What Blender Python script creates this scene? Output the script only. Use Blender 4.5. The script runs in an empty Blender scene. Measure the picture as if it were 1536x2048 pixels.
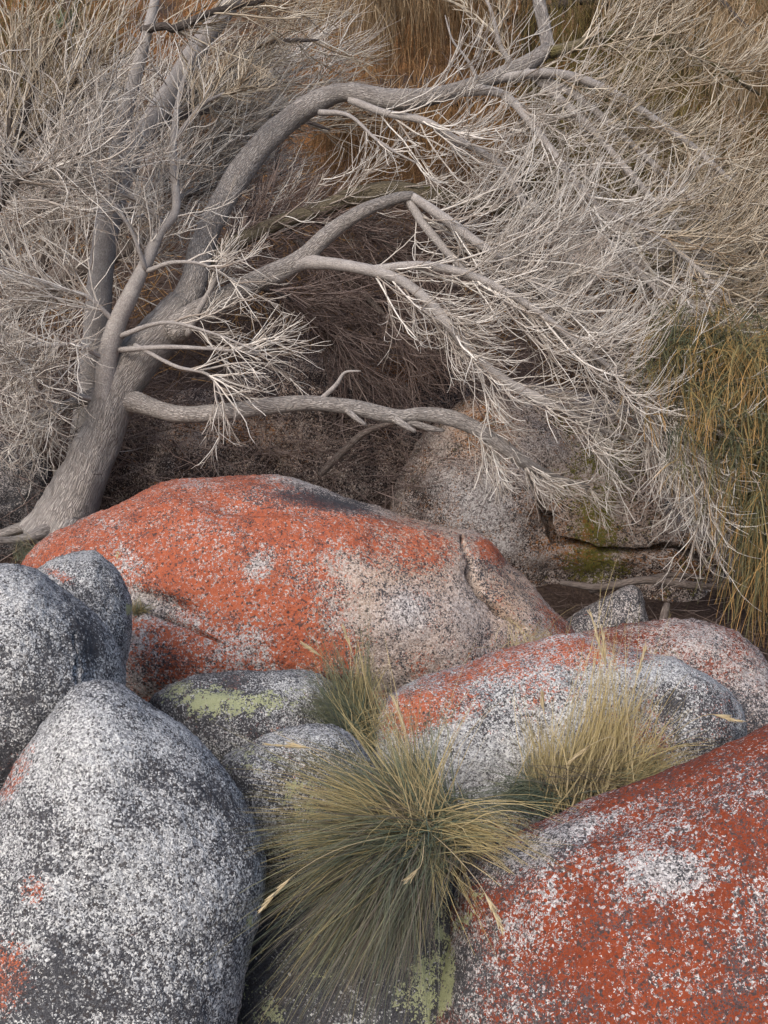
import bpy, math
import numpy as np
from mathutils import Vector, Matrix

rng = np.random.default_rng(7)
R = math.radians
scene = bpy.context.scene
COL = scene.collection

# ------------------------------------------------------------------ camera, sky, sun, exposure
PITCH = R(12.0)
CAM = np.array([0.0, 0.0, 1.75])
HFOV = 2 * math.atan(768 / 2232.0)
F = 2232.0                                   # focal length in photograph pixels (1536 wide)
cam = bpy.data.cameras.new('camera')
cam.sensor_fit = 'HORIZONTAL'
cam.angle = HFOV
cam.clip_start = 0.05
cam.clip_end = 500
cam_ob = bpy.data.objects.new('camera', cam)
cam_ob.location = CAM
cam_ob.rotation_euler = (R(90) - PITCH, 0, 0)
COL.objects.link(cam_ob)
scene.camera = cam_ob

SUN_EL, SUN_AZ = R(40), R(208)               # azimuth clockwise from +Y: behind the viewer, to the left
world = bpy.data.worlds.new('World')
scene.world = world
world.use_nodes = True
wn = world.node_tree
wn.nodes.clear()
sky = wn.nodes.new('ShaderNodeTexSky')
sky.sky_type = 'NISHITA'
sky.sun_disc = False
sky.sun_elevation = SUN_EL
sky.sun_rotation = SUN_AZ
sky.air_density = 1.0
sky.dust_density = 3.0
bg = wn.nodes.new('ShaderNodeBackground')
bg.inputs[1].default_value = 0.125
wo = wn.nodes.new('ShaderNodeOutputWorld')
wn.links.new(sky.outputs[0], bg.inputs[0])
wn.links.new(bg.outputs[0], wo.inputs[0])

sun = bpy.data.lights.new('sun', 'SUN')
sun.energy = 1.25
sun.angle = R(35)
sun.color = (1.0, 0.93, 0.85)
sun_ob = bpy.data.objects.new('sun', sun)
sd = Vector((math.sin(SUN_AZ) * math.cos(SUN_EL), math.cos(SUN_AZ) * math.cos(SUN_EL), math.sin(SUN_EL)))
sun_ob.rotation_euler = sd.to_track_quat('Z', 'Y').to_euler()
sun_ob.location = sd * 30
COL.objects.link(sun_ob)

scene.view_settings.view_transform = 'Standard'
scene.view_settings.look = 'None'
scene.view_settings.gamma = 1
scene.view_settings.exposure = 0.5
scene.view_settings.use_curve_mapping = False
scene.render.engine = 'CYCLES'
scene.cycles.use_denoising = True
scene.cycles.max_bounces = 6
scene.cycles.diffuse_bounces = 3

# ------------------------------------------------------------------ geometry helpers
CF = np.array([0, math.cos(PITCH), -math.sin(PITCH)])
CR = np.array([1.0, 0, 0])
CU = np.array([0, math.sin(PITCH), math.cos(PITCH)])


def P(px, py, d):
    """a point seen at (px, py) in the photograph, d metres in front of the viewer"""
    px = np.asarray(px, float); py = np.asarray(py, float); d = np.asarray(d, float)
    k = d[..., None]
    return CAM + k * (CF + ((px - 768) / F)[..., None] * CR - ((py - 1024) / F)[..., None] * CU)


def V(dx, dup, dz):
    return dx * CR + dup * CU + dz * CF


def project(p):
    q = p - CAM
    d = q @ CF
    return 768 + F * (q @ CR) / d, 1024 - F * (q @ CU) / d, d


def unit(v):
    return v / np.maximum(np.linalg.norm(v, axis=-1, keepdims=True), 1e-9)


def _hash(ix, iy, iz, seed):
    h = (ix.astype(np.uint32) * np.uint32(374761393) + iy.astype(np.uint32) * np.uint32(668265263)
         + iz.astype(np.uint32) * np.uint32(2147483647) + np.uint32(seed * 974711 % 4294967291))
    h = (h ^ (h >> np.uint32(13))) * np.uint32(1274126177)
    h = (h ^ (h >> np.uint32(16))) * np.uint32(2246822519)
    h = h ^ (h >> np.uint32(15))
    return h.astype(np.float64) / 2147483648.0 - 1.0


def vnoise(p, seed=0):
    p = p + 1000.0
    i = np.floor(p).astype(np.int64)
    f = p - i
    f = f * f * f * (f * (f * 6 - 15) + 10)
    out = 0
    for a in (0, 1):
        wa = f[:, 0] if a else 1 - f[:, 0]
        for b in (0, 1):
            wb = f[:, 1] if b else 1 - f[:, 1]
            for c in (0, 1):
                wc = f[:, 2] if c else 1 - f[:, 2]
                out = out + wa * wb * wc * _hash(i[:, 0] + a, i[:, 1] + b, i[:, 2] + c, seed)
    return out


def fbm(p, octaves=3, seed=0, rough=0.5):
    a, s, o = 1.0, 1.0, 0
    for k in range(octaves):
        o = o + a * vnoise(p * s, seed + k * 17)
        a *= rough; s *= 2.03
    return o


def link(o, parent=None):
    COL.objects.link(o)
    if parent is not None:
        o.parent = parent
        o.matrix_parent_inverse = Matrix.Identity(4)
    return o


def abs_loc(o):
    v = Vector((0, 0, 0))
    while o is not None:
        v = v + o.location
        o = o.parent
    return v


def tag(o, label=None, cat=None, group=None, kind=None):
    if label: o['label'] = label
    if cat: o['category'] = cat
    if group: o['group'] = group
    if kind: o['kind'] = kind
    return o


def mesh_obj(name, verts, quads, mat, parent=None, origin=None, attrs=None, smooth=True, tris=None):
    """one mesh object; verts are world positions, origin the object's own origin"""
    base = np.array(abs_loc(parent)) if parent is not None else np.zeros(3)
    if origin is None:
        origin = base
    origin = np.asarray(origin, float)
    me = bpy.data.meshes.new(name)
    v = (verts - origin).astype(np.float32)
    nq = 0 if quads is None else len(quads)
    nt = 0 if tris is None else len(tris)
    idx = np.concatenate([x.reshape(-1) for x in (quads, tris) if x is not None and len(x)]).astype(np.int32)
    tot = np.concatenate([np.full(nq, 4), np.full(nt, 3)]).astype(np.int32)
    me.vertices.add(len(v)); me.vertices.foreach_set('co', v.reshape(-1))
    me.loops.add(len(idx)); me.loops.foreach_set('vertex_index', idx)
    me.polygons.add(nq + nt)
    me.polygons.foreach_set('loop_start', np.concatenate([[0], np.cumsum(tot)[:-1]]).astype(np.int32))
    me.polygons.foreach_set('loop_total', tot)
    if smooth:
        me.polygons.foreach_set('use_smooth', np.ones(nq + nt, bool))
    me.update(calc_edges=True)
    for k, a in (attrs or {}).items():
        at = me.attributes.new(k, 'FLOAT', 'POINT')
        at.data.foreach_set('value', np.asarray(a, np.float32))
    me.materials.append(mat)
    o = bpy.data.objects.new(name, me)
    o.location = Vector(origin - base)
    return link(o, parent)


def empty(name, loc):
    o = bpy.data.objects.new(name, None)
    o.empty_display_size = 0.1
    o.location = Vector(loc)
    return link(o)


def catmull(pts, n):
    pts = np.asarray(pts, float)
    a = np.vstack([2 * pts[0] - pts[1], pts, 2 * pts[-1] - pts[-2]])
    seg = len(pts) - 1
    t = np.linspace(0, seg - 1e-6, n)
    i = t.astype(int); u = (t - i)[:, None]
    p0, p1, p2, p3 = a[i], a[i + 1], a[i + 2], a[i + 3]
    return 0.5 * ((2 * p1) + (-p0 + p2) * u + (2 * p0 - 5 * p1 + 4 * p2 - p3) * u ** 2 + (-p0 + 3 * p1 - 3 * p2 + p3) * u ** 3)


def strands(paths, radii, sides=3):
    """tubes round many polylines: paths (N,K,3), radii (N,K) -> verts, quads"""
    N, K, _ = paths.shape
    tan = np.empty_like(paths)
    tan[:, 1:-1] = paths[:, 2:] - paths[:, :-2]
    tan[:, 0] = paths[:, 1] - paths[:, 0]
    tan[:, -1] = paths[:, -1] - paths[:, -2]
    tan = unit(tan)
    ref = np.zeros((N, 1, 3)); ref[:, 0] = unit(rng.normal(size=(N, 3)))
    n1 = np.cross(tan, ref); bad = np.linalg.norm(n1, axis=2) < 0.05
    n1[bad] = np.cross(tan[bad], np.array([0.3, 0.5, 0.8]))
    n1 = unit(n1); n2 = np.cross(tan, n1)
    ang = np.arange(sides) * 2 * math.pi / sides
    v = paths[:, :, None, :] + radii[:, :, None, None] * (np.cos(ang)[None, None, :, None] * n1[:, :, None, :] + np.sin(ang)[None, None, :, None] * n2[:, :, None, :])
    base = (np.arange(N) * K * sides)[:, None, None]
    k = np.arange(K - 1)[None, :, None] * sides
    s = np.arange(sides)[None, None, :]; s2 = (s + 1) % sides
    q = np.stack([base + k + s, base + k + s2, base + k + sides + s2, base + k + sides + s], -1).reshape(-1, 4)
    return v.reshape(-1, 3), q


def ribbons(paths, width):
    """flat tapering blades: paths (N,K,3), width (N,K)"""
    N, K, _ = paths.shape
    tan = np.gradient(paths, axis=1); tan = unit(tan)
    side = unit(np.cross(tan, unit(rng.normal(size=(N, 1, 3)))))
    v = np.stack([paths - side * width[:, :, None], paths + side * width[:, :, None]], 2)
    b = (np.arange(N) * K * 2)[:, None]; k = np.arange(K - 1)[None, :] * 2
    q = np.stack([b + k, b + k + 1, b + k + 3, b + k + 2], -1).reshape(-1, 4)
    return v.reshape(-1, 3), q


# ------------------------------------------------------------------ material helpers
class NT:
    def __init__(self, name):
        self.m = bpy.data.materials.new(name); self.m.use_nodes = True
        self.t = self.m.node_tree; self.t.nodes.clear()
        self.out = self.n('ShaderNodeOutputMaterial')
        self.b = self.n('ShaderNodeBsdfPrincipled')
        self.t.links.new(self.b.outputs[0], self.out.inputs[0])
        self.tc = self.n('ShaderNodeTexCoord').outputs['Object']

    def n(self, typ, **kw):
        x = self.t.nodes.new(typ)
        for k, v in kw.items(): setattr(x, k, v)
        return x

    def put(self, sock, val):
        if isinstance(val, bpy.types.NodeSocket): self.t.links.new(val, sock)
        elif isinstance(val, tuple) and len(val) == 3 and sock.type == 'RGBA': sock.default_value = (*val, 1)
        else: sock.default_value = val

    def math(self, op, a, b=0.0, c=0.0, clamp=False):
        x = self.n('ShaderNodeMath', operation=op, use_clamp=clamp)
        self.put(x.inputs[0], a); self.put(x.inputs[1], b); self.put(x.inputs[2], c)
        return x.outputs[0]

    def vmath(self, op, a, b):
        x = self.n('ShaderNodeVectorMath', operation=op)
        self.put(x.inputs[0], a)
        if op == 'SCALE': self.put(x.inputs['Scale'], b)
        else: self.put(x.inputs[1], b)
        return x.outputs[0]

    def noise(self, scale, detail=3, rough=0.55, vec=None, dist=0.0, color=False):
        x = self.n('ShaderNodeTexNoise')
        self.put(x.inputs['Vector'], vec if vec is not None else self.tc)
        x.inputs['Scale'].default_value = scale; x.inputs['Detail'].default_value = detail
        x.inputs['Roughness'].default_value = rough; x.inputs['Distortion'].default_value = dist
        return x.outputs['Color' if color else 'Fac']

    def voro(self, scale, vec=None, feature='F1'):
        x = self.n('ShaderNodeTexVoronoi', feature=feature)
        self.put(x.inputs['Vector'], vec if vec is not None else self.tc)
        x.inputs['Scale'].default_value = scale
        return x

    def sep(self, c):
        x = self.n('ShaderNodeSeparateColor'); self.put(x.inputs[0], c); return x.outputs

    def attr(self, name):
        return self.n('ShaderNodeAttribute', attribute_type='GEOMETRY', attribute_name=name).outputs['Fac']

    def step(self, v, lo, hi):
        x = self.n('ShaderNodeMapRange', interpolation_type='SMOOTHSTEP')
        self.put(x.inputs[0], v); self.put(x.inputs[1], lo); self.put(x.inputs[2], hi)
        return x.outputs[0]

    def mix(self, f, a, b, blend='MIX'):
        x = self.n('ShaderNodeMix', data_type='RGBA', blend_type=blend)
        self.put(x.inputs['Factor'], f); self.put(x.inputs['A'], a); self.put(x.inputs['B'], b)
        return x.outputs['Result']

    def ramp(self, f, stops, interp='LINEAR'):
        x = self.n('ShaderNodeValToRGB'); cr = x.color_ramp; cr.interpolation = interp
        while len(cr.elements) < len(stops): cr.elements.new(0.5)
        for e, (p, c) in zip(cr.elements, stops): e.position = p; e.color = (*c, 1)
        self.put(x.inputs[0], f)
        return x.outputs[0]

    def bump(self, h, strength, dist, prev=None):
        x = self.n('ShaderNodeBump'); x.inputs['Strength'].default_value = strength
        x.inputs['Distance'].default_value = dist; self.put(x.inputs['Height'], h)
        if prev is not None: self.put(x.inputs['Normal'], prev)
        return x.outputs[0]

    def done(self, col, rough=0.85, normal=None, spec=0.25):
        self.put(self.b.inputs['Base Color'], col); self.put(self.b.inputs['Roughness'], rough)
        self.b.inputs['Specular IOR Level'].default_value = spec
        if normal is not None: self.put(self.b.inputs['Normal'], normal)
        return self.m


def granite_material(name, grain=1.0, light=(0.62, 0.62, 0.61), mid=(0.30, 0.30, 0.305), dark=(0.042, 0.042, 0.046),
                     orange=(0.47, 0.138, 0.070), orange2=(0.33, 0.088, 0.048)):
    """speckled granite; the point attributes dark / orange / green / moss / tan say where each lichen grows"""
    m = NT(name)
    warp = m.vmath('SCALE', m.vmath('SUBTRACT', m.noise(110 / grain, 2, color=True), (0.5, 0.5, 0.5)), 0.005 * grain)
    p = m.vmath('ADD', m.tc, warp)
    vg = m.voro(250 / grain, p); rg = m.sep(vg.outputs['Color'])
    vf = m.voro(500 / grain, p); rf = m.sep(vf.outputs['Color'])
    cl = m.noise(13 / grain, 5, 0.68)
    med = m.noise(50 / grain, 5, 0.7)
    # mineral grains
    g = m.math('ADD', m.math('MULTIPLY', rg[0], 0.62), m.math('MULTIPLY', rf[1], 0.38))
    base = m.ramp(g, [(0.0, tuple(x * 0.42 for x in mid)), (0.30, mid), (0.48, tuple(x * 1.35 for x in mid)), (0.62, light), (1.0, tuple(min(1, x * 1.3) for x in light))])
    base = m.mix(m.math('MULTIPLY', m.attr('tan'), 0.75), base, m.mix(rf[0], (0.40, 0.22, 0.12), (0.62, 0.45, 0.31)))
    # black lichen and dark minerals
    dv = m.math('ADD', m.math('ADD', m.math('MULTIPLY', rg[1], 0.52), m.math('MULTIPLY', rf[0], 0.28)), m.math('ADD', m.math('MULTIPLY', cl, 1.05), m.math('MULTIPLY', med, 0.6)))
    dth = m.math('SUBTRACT', 1.64, m.math('MULTIPLY', m.attr('dark'), 0.85))
    dm = m.step(m.math('SUBTRACT', dv, dth), -0.07, 0.07)
    dcol = m.mix(rf[2], dark, tuple(x * 2.6 for x in dark))
    base = m.mix(dm, base, dcol)
    # moss
    mo = m.step(m.math('SUBTRACT', m.math('ADD', m.math('MULTIPLY', med, 0.6), m.math('ADD', m.math('MULTIPLY', cl, 0.5), m.math('MULTIPLY', rg[2], 0.2))), m.math('SUBTRACT', 1.05, m.math('MULTIPLY', m.attr('moss'), 0.65))), -0.05, 0.08)
    base = m.mix(mo, base, m.mix(rf[0], (0.10, 0.105, 0.025), (0.23, 0.20, 0.06)))
    # orange lichen
    p2 = m.vmath('ADD', p, (3.1, 1.7, 0.4))
    vo = m.voro(160 / grain, p2); ro = m.sep(vo.outputs['Color'])
    cl2 = m.noise(9 / grain, 5, 0.66, vec=p2)
    med2 = m.noise(46 / grain, 5, 0.72, vec=p2)
    ov = m.math('ADD', m.math('ADD', m.math('MULTIPLY', ro[0], 0.46), m.math('MULTIPLY', rf[2], 0.36)), m.math('ADD', m.math('MULTIPLY', cl2, 0.66), m.math('MULTIPLY', med2, 0.62)))
    oth = m.math('SUBTRACT', 1.76, m.math('MULTIPLY', m.attr('orange'), 1.22))
    om = m.step(m.math('SUBTRACT', ov, oth), -0.05, 0.06)
    om = m.math('MULTIPLY', om, m.math('SUBTRACT', 1.0, m.math('MULTIPLY', m.step(m.math('SUBTRACT', dv, m.math('ADD', dth, 0.06)), -0.05, 0.05), 0.8)))
    ocol = m.mix(m.math('ADD', m.math('MULTIPLY', ro[1], 0.55), m.math('MULTIPLY', m.step(cl2, 0.35, 0.65), 0.45)), orange, orange2)
    ocol = m.mix(m.math('MULTIPLY', rf[1], 0.30), ocol, tuple(min(1, x * 1.5) for x in orange))
    base = m.mix(om, base, ocol)
    # dark pits between the grains, under and over the lichen alike
    vp = m.voro(185 / grain, m.vmath('ADD', p, (1.3, 4.1, 2.2))); rp = m.sep(vp.outputs['Color'])
    pit = m.step(m.math('ADD', rp[0], m.math('MULTIPLY', med, 0.5)), 1.12, 1.20)
    base = m.mix(m.math('MULTIPLY', pit, 0.85), base, (0.06, 0.053, 0.053))
    fleck = m.step(m.math('ADD', rp[1], m.math('MULTIPLY', med2, 0.5)), 1.22, 1.29)
    base = m.mix(m.math('MULTIPLY', fleck, 0.8), base, light)
    # pale green crust lichen
    cg = m.noise(24 / grain, 6, 0.66, vec=m.vmath('ADD', m.tc, (7, 2, 5)))
    gm = m.step(m.math('SUBTRACT', m.math('ADD', cg, m.math('MULTIPLY', rg[2], 0.20)), m.math('SUBTRACT', 1.02, m.math('MULTIPLY', m.attr('green'), 0.62))), -0.012, 0.015)
    base = m.mix(gm, base, m.mix(rf[2], (0.32, 0.345, 0.19), (0.46, 0.475, 0.30)))
    h = m.math('ADD', m.math('MULTIPLY', vg.outputs['Distance'], -1.0), m.math('MULTIPLY', rg[0], 0.55))
    h = m.math('ADD', h, m.math('MULTIPLY', om, 0.25))
    h = m.math('ADD', h, m.math('MULTIPLY', rf[0], 0.35))
    nb = m.bump(h, 0.55, 0.004 * grain)
    return m.done(base, 0.95, nb, 0.08)


def bark_material(name, c1, c2, c3, scale=1.0, stretch=0.14, bump=0.75, tint=None):
    m = NT(name)
    # 'u' runs along the branch, so plates lie lengthwise whichever way it grows
    uv = m.n('ShaderNodeCombineXYZ')
    m.put(uv.inputs[0], m.attr('cx')); m.put(uv.inputs[1], m.attr('cy')); m.put(uv.inputs[2], m.math('MULTIPLY', m.attr('u'), stretch))
    q = m.vmath('ADD', uv.outputs[0], m.vmath('SCALE', m.noise(14 * scale, 3, color=True), 0.012))
    cr = m.voro(165 * scale, q, 'DISTANCE_TO_EDGE').outputs['Distance']
    n1 = m.noise(9 * scale, 5, 0.65)
    n2 = m.noise(150 * scale, 4, 0.7, vec=q)
    plates = m.step(cr, 0.0, 0.22)
    col = m.ramp(m.math('ADD', m.math('MULTIPLY', n1, 0.5), m.math('MULTIPLY', n2, 0.5)), [(0.3, c1), (0.5, c2), (0.72, c3)])
    col = m.mix(m.math('MULTIPLY', m.math('SUBTRACT', 1.0, plates), 0.45), col, tuple(x * 0.42 for x in c1))
    if tint is not None:
        col = m.mix(m.step(m.noise(5, 4), 0.5, 0.62), col, tint)
    h = m.math('ADD', m.math('MULTIPLY', plates, 0.7), m.math('MULTIPLY', n2, 0.6))
    return m.done(col, 0.92, m.bump(h, bump, 0.012), 0.15)


def strand_material(name, stops, tipstops=None, rough=0.8, trans=0.0):
    """thin strands coloured by their own random value, optionally shifting towards the tip"""
    m = NT(name)
    c = m.ramp(m.attr('rnd'), stops)
    if tipstops is not None:
        c2 = m.ramp(m.attr('rnd'), tipstops)
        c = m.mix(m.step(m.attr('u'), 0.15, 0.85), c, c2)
    n = m.noise(45, 3)
    c = m.mix(m.math('MULTIPLY', m.step(n, 0.45, 0.7), 0.35), c, (0.5, 0.5, 0.5), 'MULTIPLY')
    m.done(c, rough, None, 0.2)
    if trans > 0:
        tr = m.n('ShaderNodeBsdfTranslucent'); m.put(tr.inputs[0], c)
        mx = m.n('ShaderNodeMixShader'); mx.inputs[0].default_value = trans
        m.t.links.new(m.b.outputs[0], mx.inputs[1]); m.t.links.new(tr.outputs[0], mx.inputs[2])
        m.t.links.new(mx.outputs[0], m.out.inputs[0])
    return m.m


# ------------------------------------------------------------------ the ground: one sheet, a gully and the hillside behind it
def ground_z(x, y):
    h = np.interp(y, [-400, -5, 0, 2.0, 2.6, 3.0, 4.5, 6.0, 7.2, 8.5, 11, 14, 20, 30, 60, 400],
                  [-3, -0.9, -0.6, -0.42, -0.24, -0.06, 0.06, 0.16, 0.55, 1.35, 3.2, 5.4, 9.0, 12, 16, 24])
    h = h - 0.22 * np.exp(-((x - 1.1) / 0.7) ** 2 - ((y - 5.6) / 0.8) ** 2)
    p = np.stack([x, y, np.zeros_like(x)], -1)
    return h + 0.10 * fbm(p * 0.9, 3, 5) * np.clip((y - 1) / 6, 0.3, 2.5) + 0.018 * fbm(p * 9, 2, 9)


gx = np.concatenate([np.linspace(-400, -20, 14), np.linspace(-18, -7, 23), np.linspace(-6.6, 6.6, 100), np.linspace(7, 18, 23), np.linspace(20, 400, 14)])
gy = np.concatenate([np.linspace(-400, -10, 12), np.linspace(-8, 1, 19), np.linspace(1.1, 16, 115), np.linspace(16.5, 40, 40), np.linspace(45, 400, 20)])
X, Y = np.meshgrid(gx, gy)
gv = np.stack([X.ravel(), Y.ravel(), ground_z(X.ravel(), Y.ravel())], -1)
nx, ny = len(gx), len(gy)
a = (np.arange(ny - 1)[:, None] * nx + np.arange(nx - 1)[None, :]).ravel()
m = NT('leaf_litter_glow_ground')
n1 = m.noise(1.3, 5, 0.6); n2 = m.noise(38, 5, 0.7); n3 = m.noise(120, 3, 0.7)
c = m.ramp(m.math('ADD', m.math('MULTIPLY', n2, 0.6), m.math('MULTIPLY', n3, 0.4)), [(0.33, (0.04, 0.028, 0.026)), (0.5, (0.12, 0.085, 0.072)), (0.66, (0.25, 0.18, 0.14))])
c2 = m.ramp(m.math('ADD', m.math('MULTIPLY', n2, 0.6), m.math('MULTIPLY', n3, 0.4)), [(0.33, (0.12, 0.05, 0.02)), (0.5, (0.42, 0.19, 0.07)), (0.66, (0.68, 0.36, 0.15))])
sy = m.n('ShaderNodeSeparateXYZ'); m.put(sy.inputs[0], m.tc)
far_glow = m.math('MULTIPLY', m.step(sy.outputs[1], 9.4, 10.8), m.step(n1, 0.40, 0.62))  # warm glow on the upper slope, painted as orange patches into the litter colour
GROUND_MAT = m.done(m.mix(far_glow, c, c2), 0.95, m.bump(m.math('ADD', n2, n3), 0.9, 0.05), 0.1)
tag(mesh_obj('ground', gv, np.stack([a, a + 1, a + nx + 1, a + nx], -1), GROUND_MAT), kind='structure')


# ------------------------------------------------------------------ boulders
def polyline_dist(px, py, pts):
    best = np.full(px.shape, 1e9)
    pts = np.asarray(pts, float)
    for (x0, y0), (x1, y1) in zip(pts[:-1], pts[1:]):
        dx, dy = x1 - x0, y1 - y0
        t = np.clip(((px - x0) * dx + (py - y0) * dy) / (dx * dx + dy * dy + 1e-9), 0, 1)
        best = np.minimum(best, np.hypot(px - x0 - t * dx, py - y0 - t * dy))
    return best


def blob(px, py, b):
    x, y, rx, ry, rot = b[:5]
    c, s = math.cos(R(rot)), math.sin(R(rot))
    u = ((px - x) * c + (py - y) * s) / rx; v = (-(px - x) * s + (py - y) * c) / ry
    return np.exp(-(u * u + v * v) ** 1.5)


_grids = {}


def front_grid(n, mrows):
    """unit directions: dense cube face towards the viewer (-y), four sides, closed behind by a fan"""
    if (n, mrows) in _grids: return _grids[(n, mrows)]
    t = np.tan(np.linspace(-1, 1, n + 1) * math.pi / 4)
    fx, fz = np.meshgrid(t, t)
    d = [np.stack([fx, -np.ones_like(fx), fz], -1).reshape(-1, 3)]
    q = []
    a = (np.arange(n)[:, None] * (n + 1) + np.arange(n)[None, :]).ravel()
    q.append(np.stack([a, a + 1, a + n + 2, a + n + 1], -1))
    loop = np.concatenate([np.arange(n), np.arange(n) * (n + 1) + n, (n + 1) * (n + 1) - 1 - np.arange(n), (n - np.arange(n)) * (n + 1)])
    border = d[0][loop]
    prev = loop; start = (n + 1) ** 2; L = len(loop)
    for k in range(1, mrows + 1):
        e = -math.pi / 4 + k / mrows * (math.pi / 2 * 1.25)
        rad = border[:, [0, 2]] / np.maximum(np.abs(border[:, [0, 2]]).max(1, keepdims=True), 1e-9)
        dd = np.stack([rad[:, 0], np.full(L, math.tan(min(e, 1.30))), rad[:, 1]], -1)
        d.append(dd)
        cur = start + np.arange(L); start += L
        q.append(np.stack([prev, np.roll(prev, -1)[:], np.roll(cur, -1), cur], -1)[:, ::-1])
        prev = cur
    d.append(np.array([[0, 1.0, 0]]))
    tri = np.stack([prev, np.roll(prev, -1), np.full(L, start)], -1)[:, ::-1]
    dirs = unit(np.concatenate(d))
    _grids[(n, mrows)] = (dirs, np.concatenate(q), tri)
    return _grids[(n, mrows)]


def boulder(name, label, outline, center, depth, D, mat, n=100, mrows=40, power=2.3, lumps=(0.05, 2.2), grain=0.0025,
            bumps=(), cracks=(), base=None, paint=None, group=None, smooth=9, tilt=0.0, seed=1, back=None):
    """a boulder with its own distance and depth; outline = its contour as seen from the front, D = half its depth"""
    cx, cy = center
    C = P(cx, cy, depth)
    f = unit(C - CAM); r = unit(np.cross(f, np.array([0, 0, 1.0]))); u = np.cross(r, f)
    o = np.asarray(outline, float)
    ray = unit(P(o[:, 0], o[:, 1], np.ones(len(o))) - CAM)
    hit = CAM + ray * (((C - CAM) @ f) / (ray @ f))[:, None] - C
    ox, oz = hit @ r, hit @ u
    # dense closed contour -> radius as a function of angle
    pts = np.stack([ox, oz], -1)
    pts = np.vstack([pts[-2:], pts, pts[:2]])
    dense = catmull(pts, 900)
    k0 = 900 * 1 // (len(pts) - 1); k1 = 900 - k0
    dense = dense[k0:k1]
    th = np.arctan2(dense[:, 1], dense[:, 0]); rad = np.hypot(dense[:, 0], dense[:, 1])
    g = np.linspace(-math.pi, math.pi, 721)[:-1]
    idx = np.argsort(th); Rg = np.interp(g, th[idx], rad[idx], period=2 * math.pi)
    kern = np.hanning(smooth + 2)[1:-1]; kern /= kern.sum()
    Rg = np.convolve(np.concatenate([Rg[-40:], Rg, Rg[:40]]), kern, 'same')[40:-40]
    dirs, quads, tris = front_grid(n, mrows)
    rho = np.hypot(dirs[:, 0], dirs[:, 2]); dy = dirs[:, 1]
    nn = (rho ** power + np.abs(dy) ** power) ** (1 / power)
    rho, dy = rho / nn, dy / nn
    ang = np.arctan2(dirs[:, 2], dirs[:, 0])
    Rv = np.interp(ang, g, Rg, period=2 * math.pi)
    lx, lz = Rv * rho * np.cos(ang), Rv * rho * np.sin(ang)
    Db = D if back is None else back
    ly = np.where(dy < 0, D, Db) * dy + tilt * lz
    v = C + lx[:, None] * r + ly[:, None] * f + lz[:, None] * u

    def normals(v):
        nq = np.cross(v[quads[:, 2]] - v[quads[:, 0]], v[quads[:, 3]] - v[quads[:, 1]])
        acc = np.zeros_like(v)
        for k in range(4):
            for c in range(3):
                acc[:, c] += np.bincount(quads[:, k], nq[:, c], len(v))
        nv = unit(acc)
        s = np.sign(np.sum(nv * (v - C), 1)); s[s == 0] = 1
        return nv * s[:, None]
    nv = normals(v)
    edge = np.clip(1 - np.abs(np.sum(nv * f, 1)) * 1.2, 0, 1)
    px, py, _ = project(v)
    front = np.clip(-dy * 3 + 0.3, 0, 1)
    lump = lumps[0] * fbm(v * lumps[1], 3, seed) * (1 - 0.6 * edge)
    lump = lump + lumps[0] * 0.22 * fbm(v * lumps[1] * 4.3 + 9, 2, seed + 2)
    for b in bumps:
        lump = lump + b[5] * blob(px, py, b) * front
    v = v + lump[:, None] * nv
    nv = normals(v)
    px, py, _ = project(v)
    fine = grain * (fbm(v * 42, 2, seed + 3) + 0.7 * vnoise(v * 120, seed + 5))
    v = v + fine[:, None] * nv

    def crack_depth(px, py, front):
        crk = np.zeros(len(px)); near = np.full(len(px), 99.0)
        wob = 5 * fbm(np.stack([px / 35, py / 35, px * 0], -1), 3, seed + 8)
        for pts_, w, dep in cracks:
            dd = polyline_dist(px + wob, py + wob * 0.7, pts_)
            q_ = np.asarray(pts_, float)
            ends = np.minimum(np.hypot(px - q_[0, 0], py - q_[0, 1]), np.hypot(px - q_[-1, 0], py - q_[-1, 1]))
            tp = np.clip(ends / 70, 0.2, 1)
            ww = w * (0.45 + 0.55 * tp) * (1 + 0.5 * vnoise(np.stack([px / 22, py / 22, px * 0], -1), seed + 6))
            near = np.minimum(near, np.where(front > 0.4, dd / (w * 1.3), 99))
            crk = np.maximum(crk, (np.exp(-(dd / ww) ** 6) + 0.10 * np.exp(-(dd / (2.2 * ww)) ** 2)) / 1.1 * front * dep * (0.3 + 0.7 * tp))
        return crk, near
    quads_, tris_ = quads, tris
    if len(cracks):
        _, near = crack_depth(px, py, front)
        hit_ = near[quads].min(1) < 2.4
        qs_ = quads[hit_]; kk = 4
        g_ = np.linspace(0, 1, kk + 1); gu, gv_ = np.meshgrid(g_, g_)
        W = np.stack([(1 - gu) * (1 - gv_), gu * (1 - gv_), gu * gv_, (1 - gu) * gv_], -1).reshape(-1, 4)
        data = np.concatenate([v, nv, front[:, None]], 1)
        nd = np.einsum('kc,qcd->qkd', W, data[qs_]).reshape(-1, 7)
        _, first, inv = np.unique(np.round(nd[:, :3] * 2e5).astype(np.int64), axis=0, return_index=True, return_inverse=True)
        inv = inv.reshape(-1); nd = nd[first]
        a0 = (np.arange(kk)[:, None] * (kk + 1) + np.arange(kk)[None, :]).ravel()
        sub = np.stack([a0, a0 + 1, a0 + kk + 2, a0 + kk + 1], -1)
        nq = inv[(np.arange(len(qs_))[:, None, None] * (kk + 1) ** 2 + sub[None])].reshape(-1, 4) + len(v)
        nx_, ny_, _ = project(nd[:, :3])
        c_, _ = crack_depth(nx_, ny_, nd[:, 6])
        v = np.vstack([v, nd[:, :3] - c_[:, None] * unit(nd[:, 3:6])])
        quads_ = np.vstack([quads[~hit_], nq])
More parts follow.
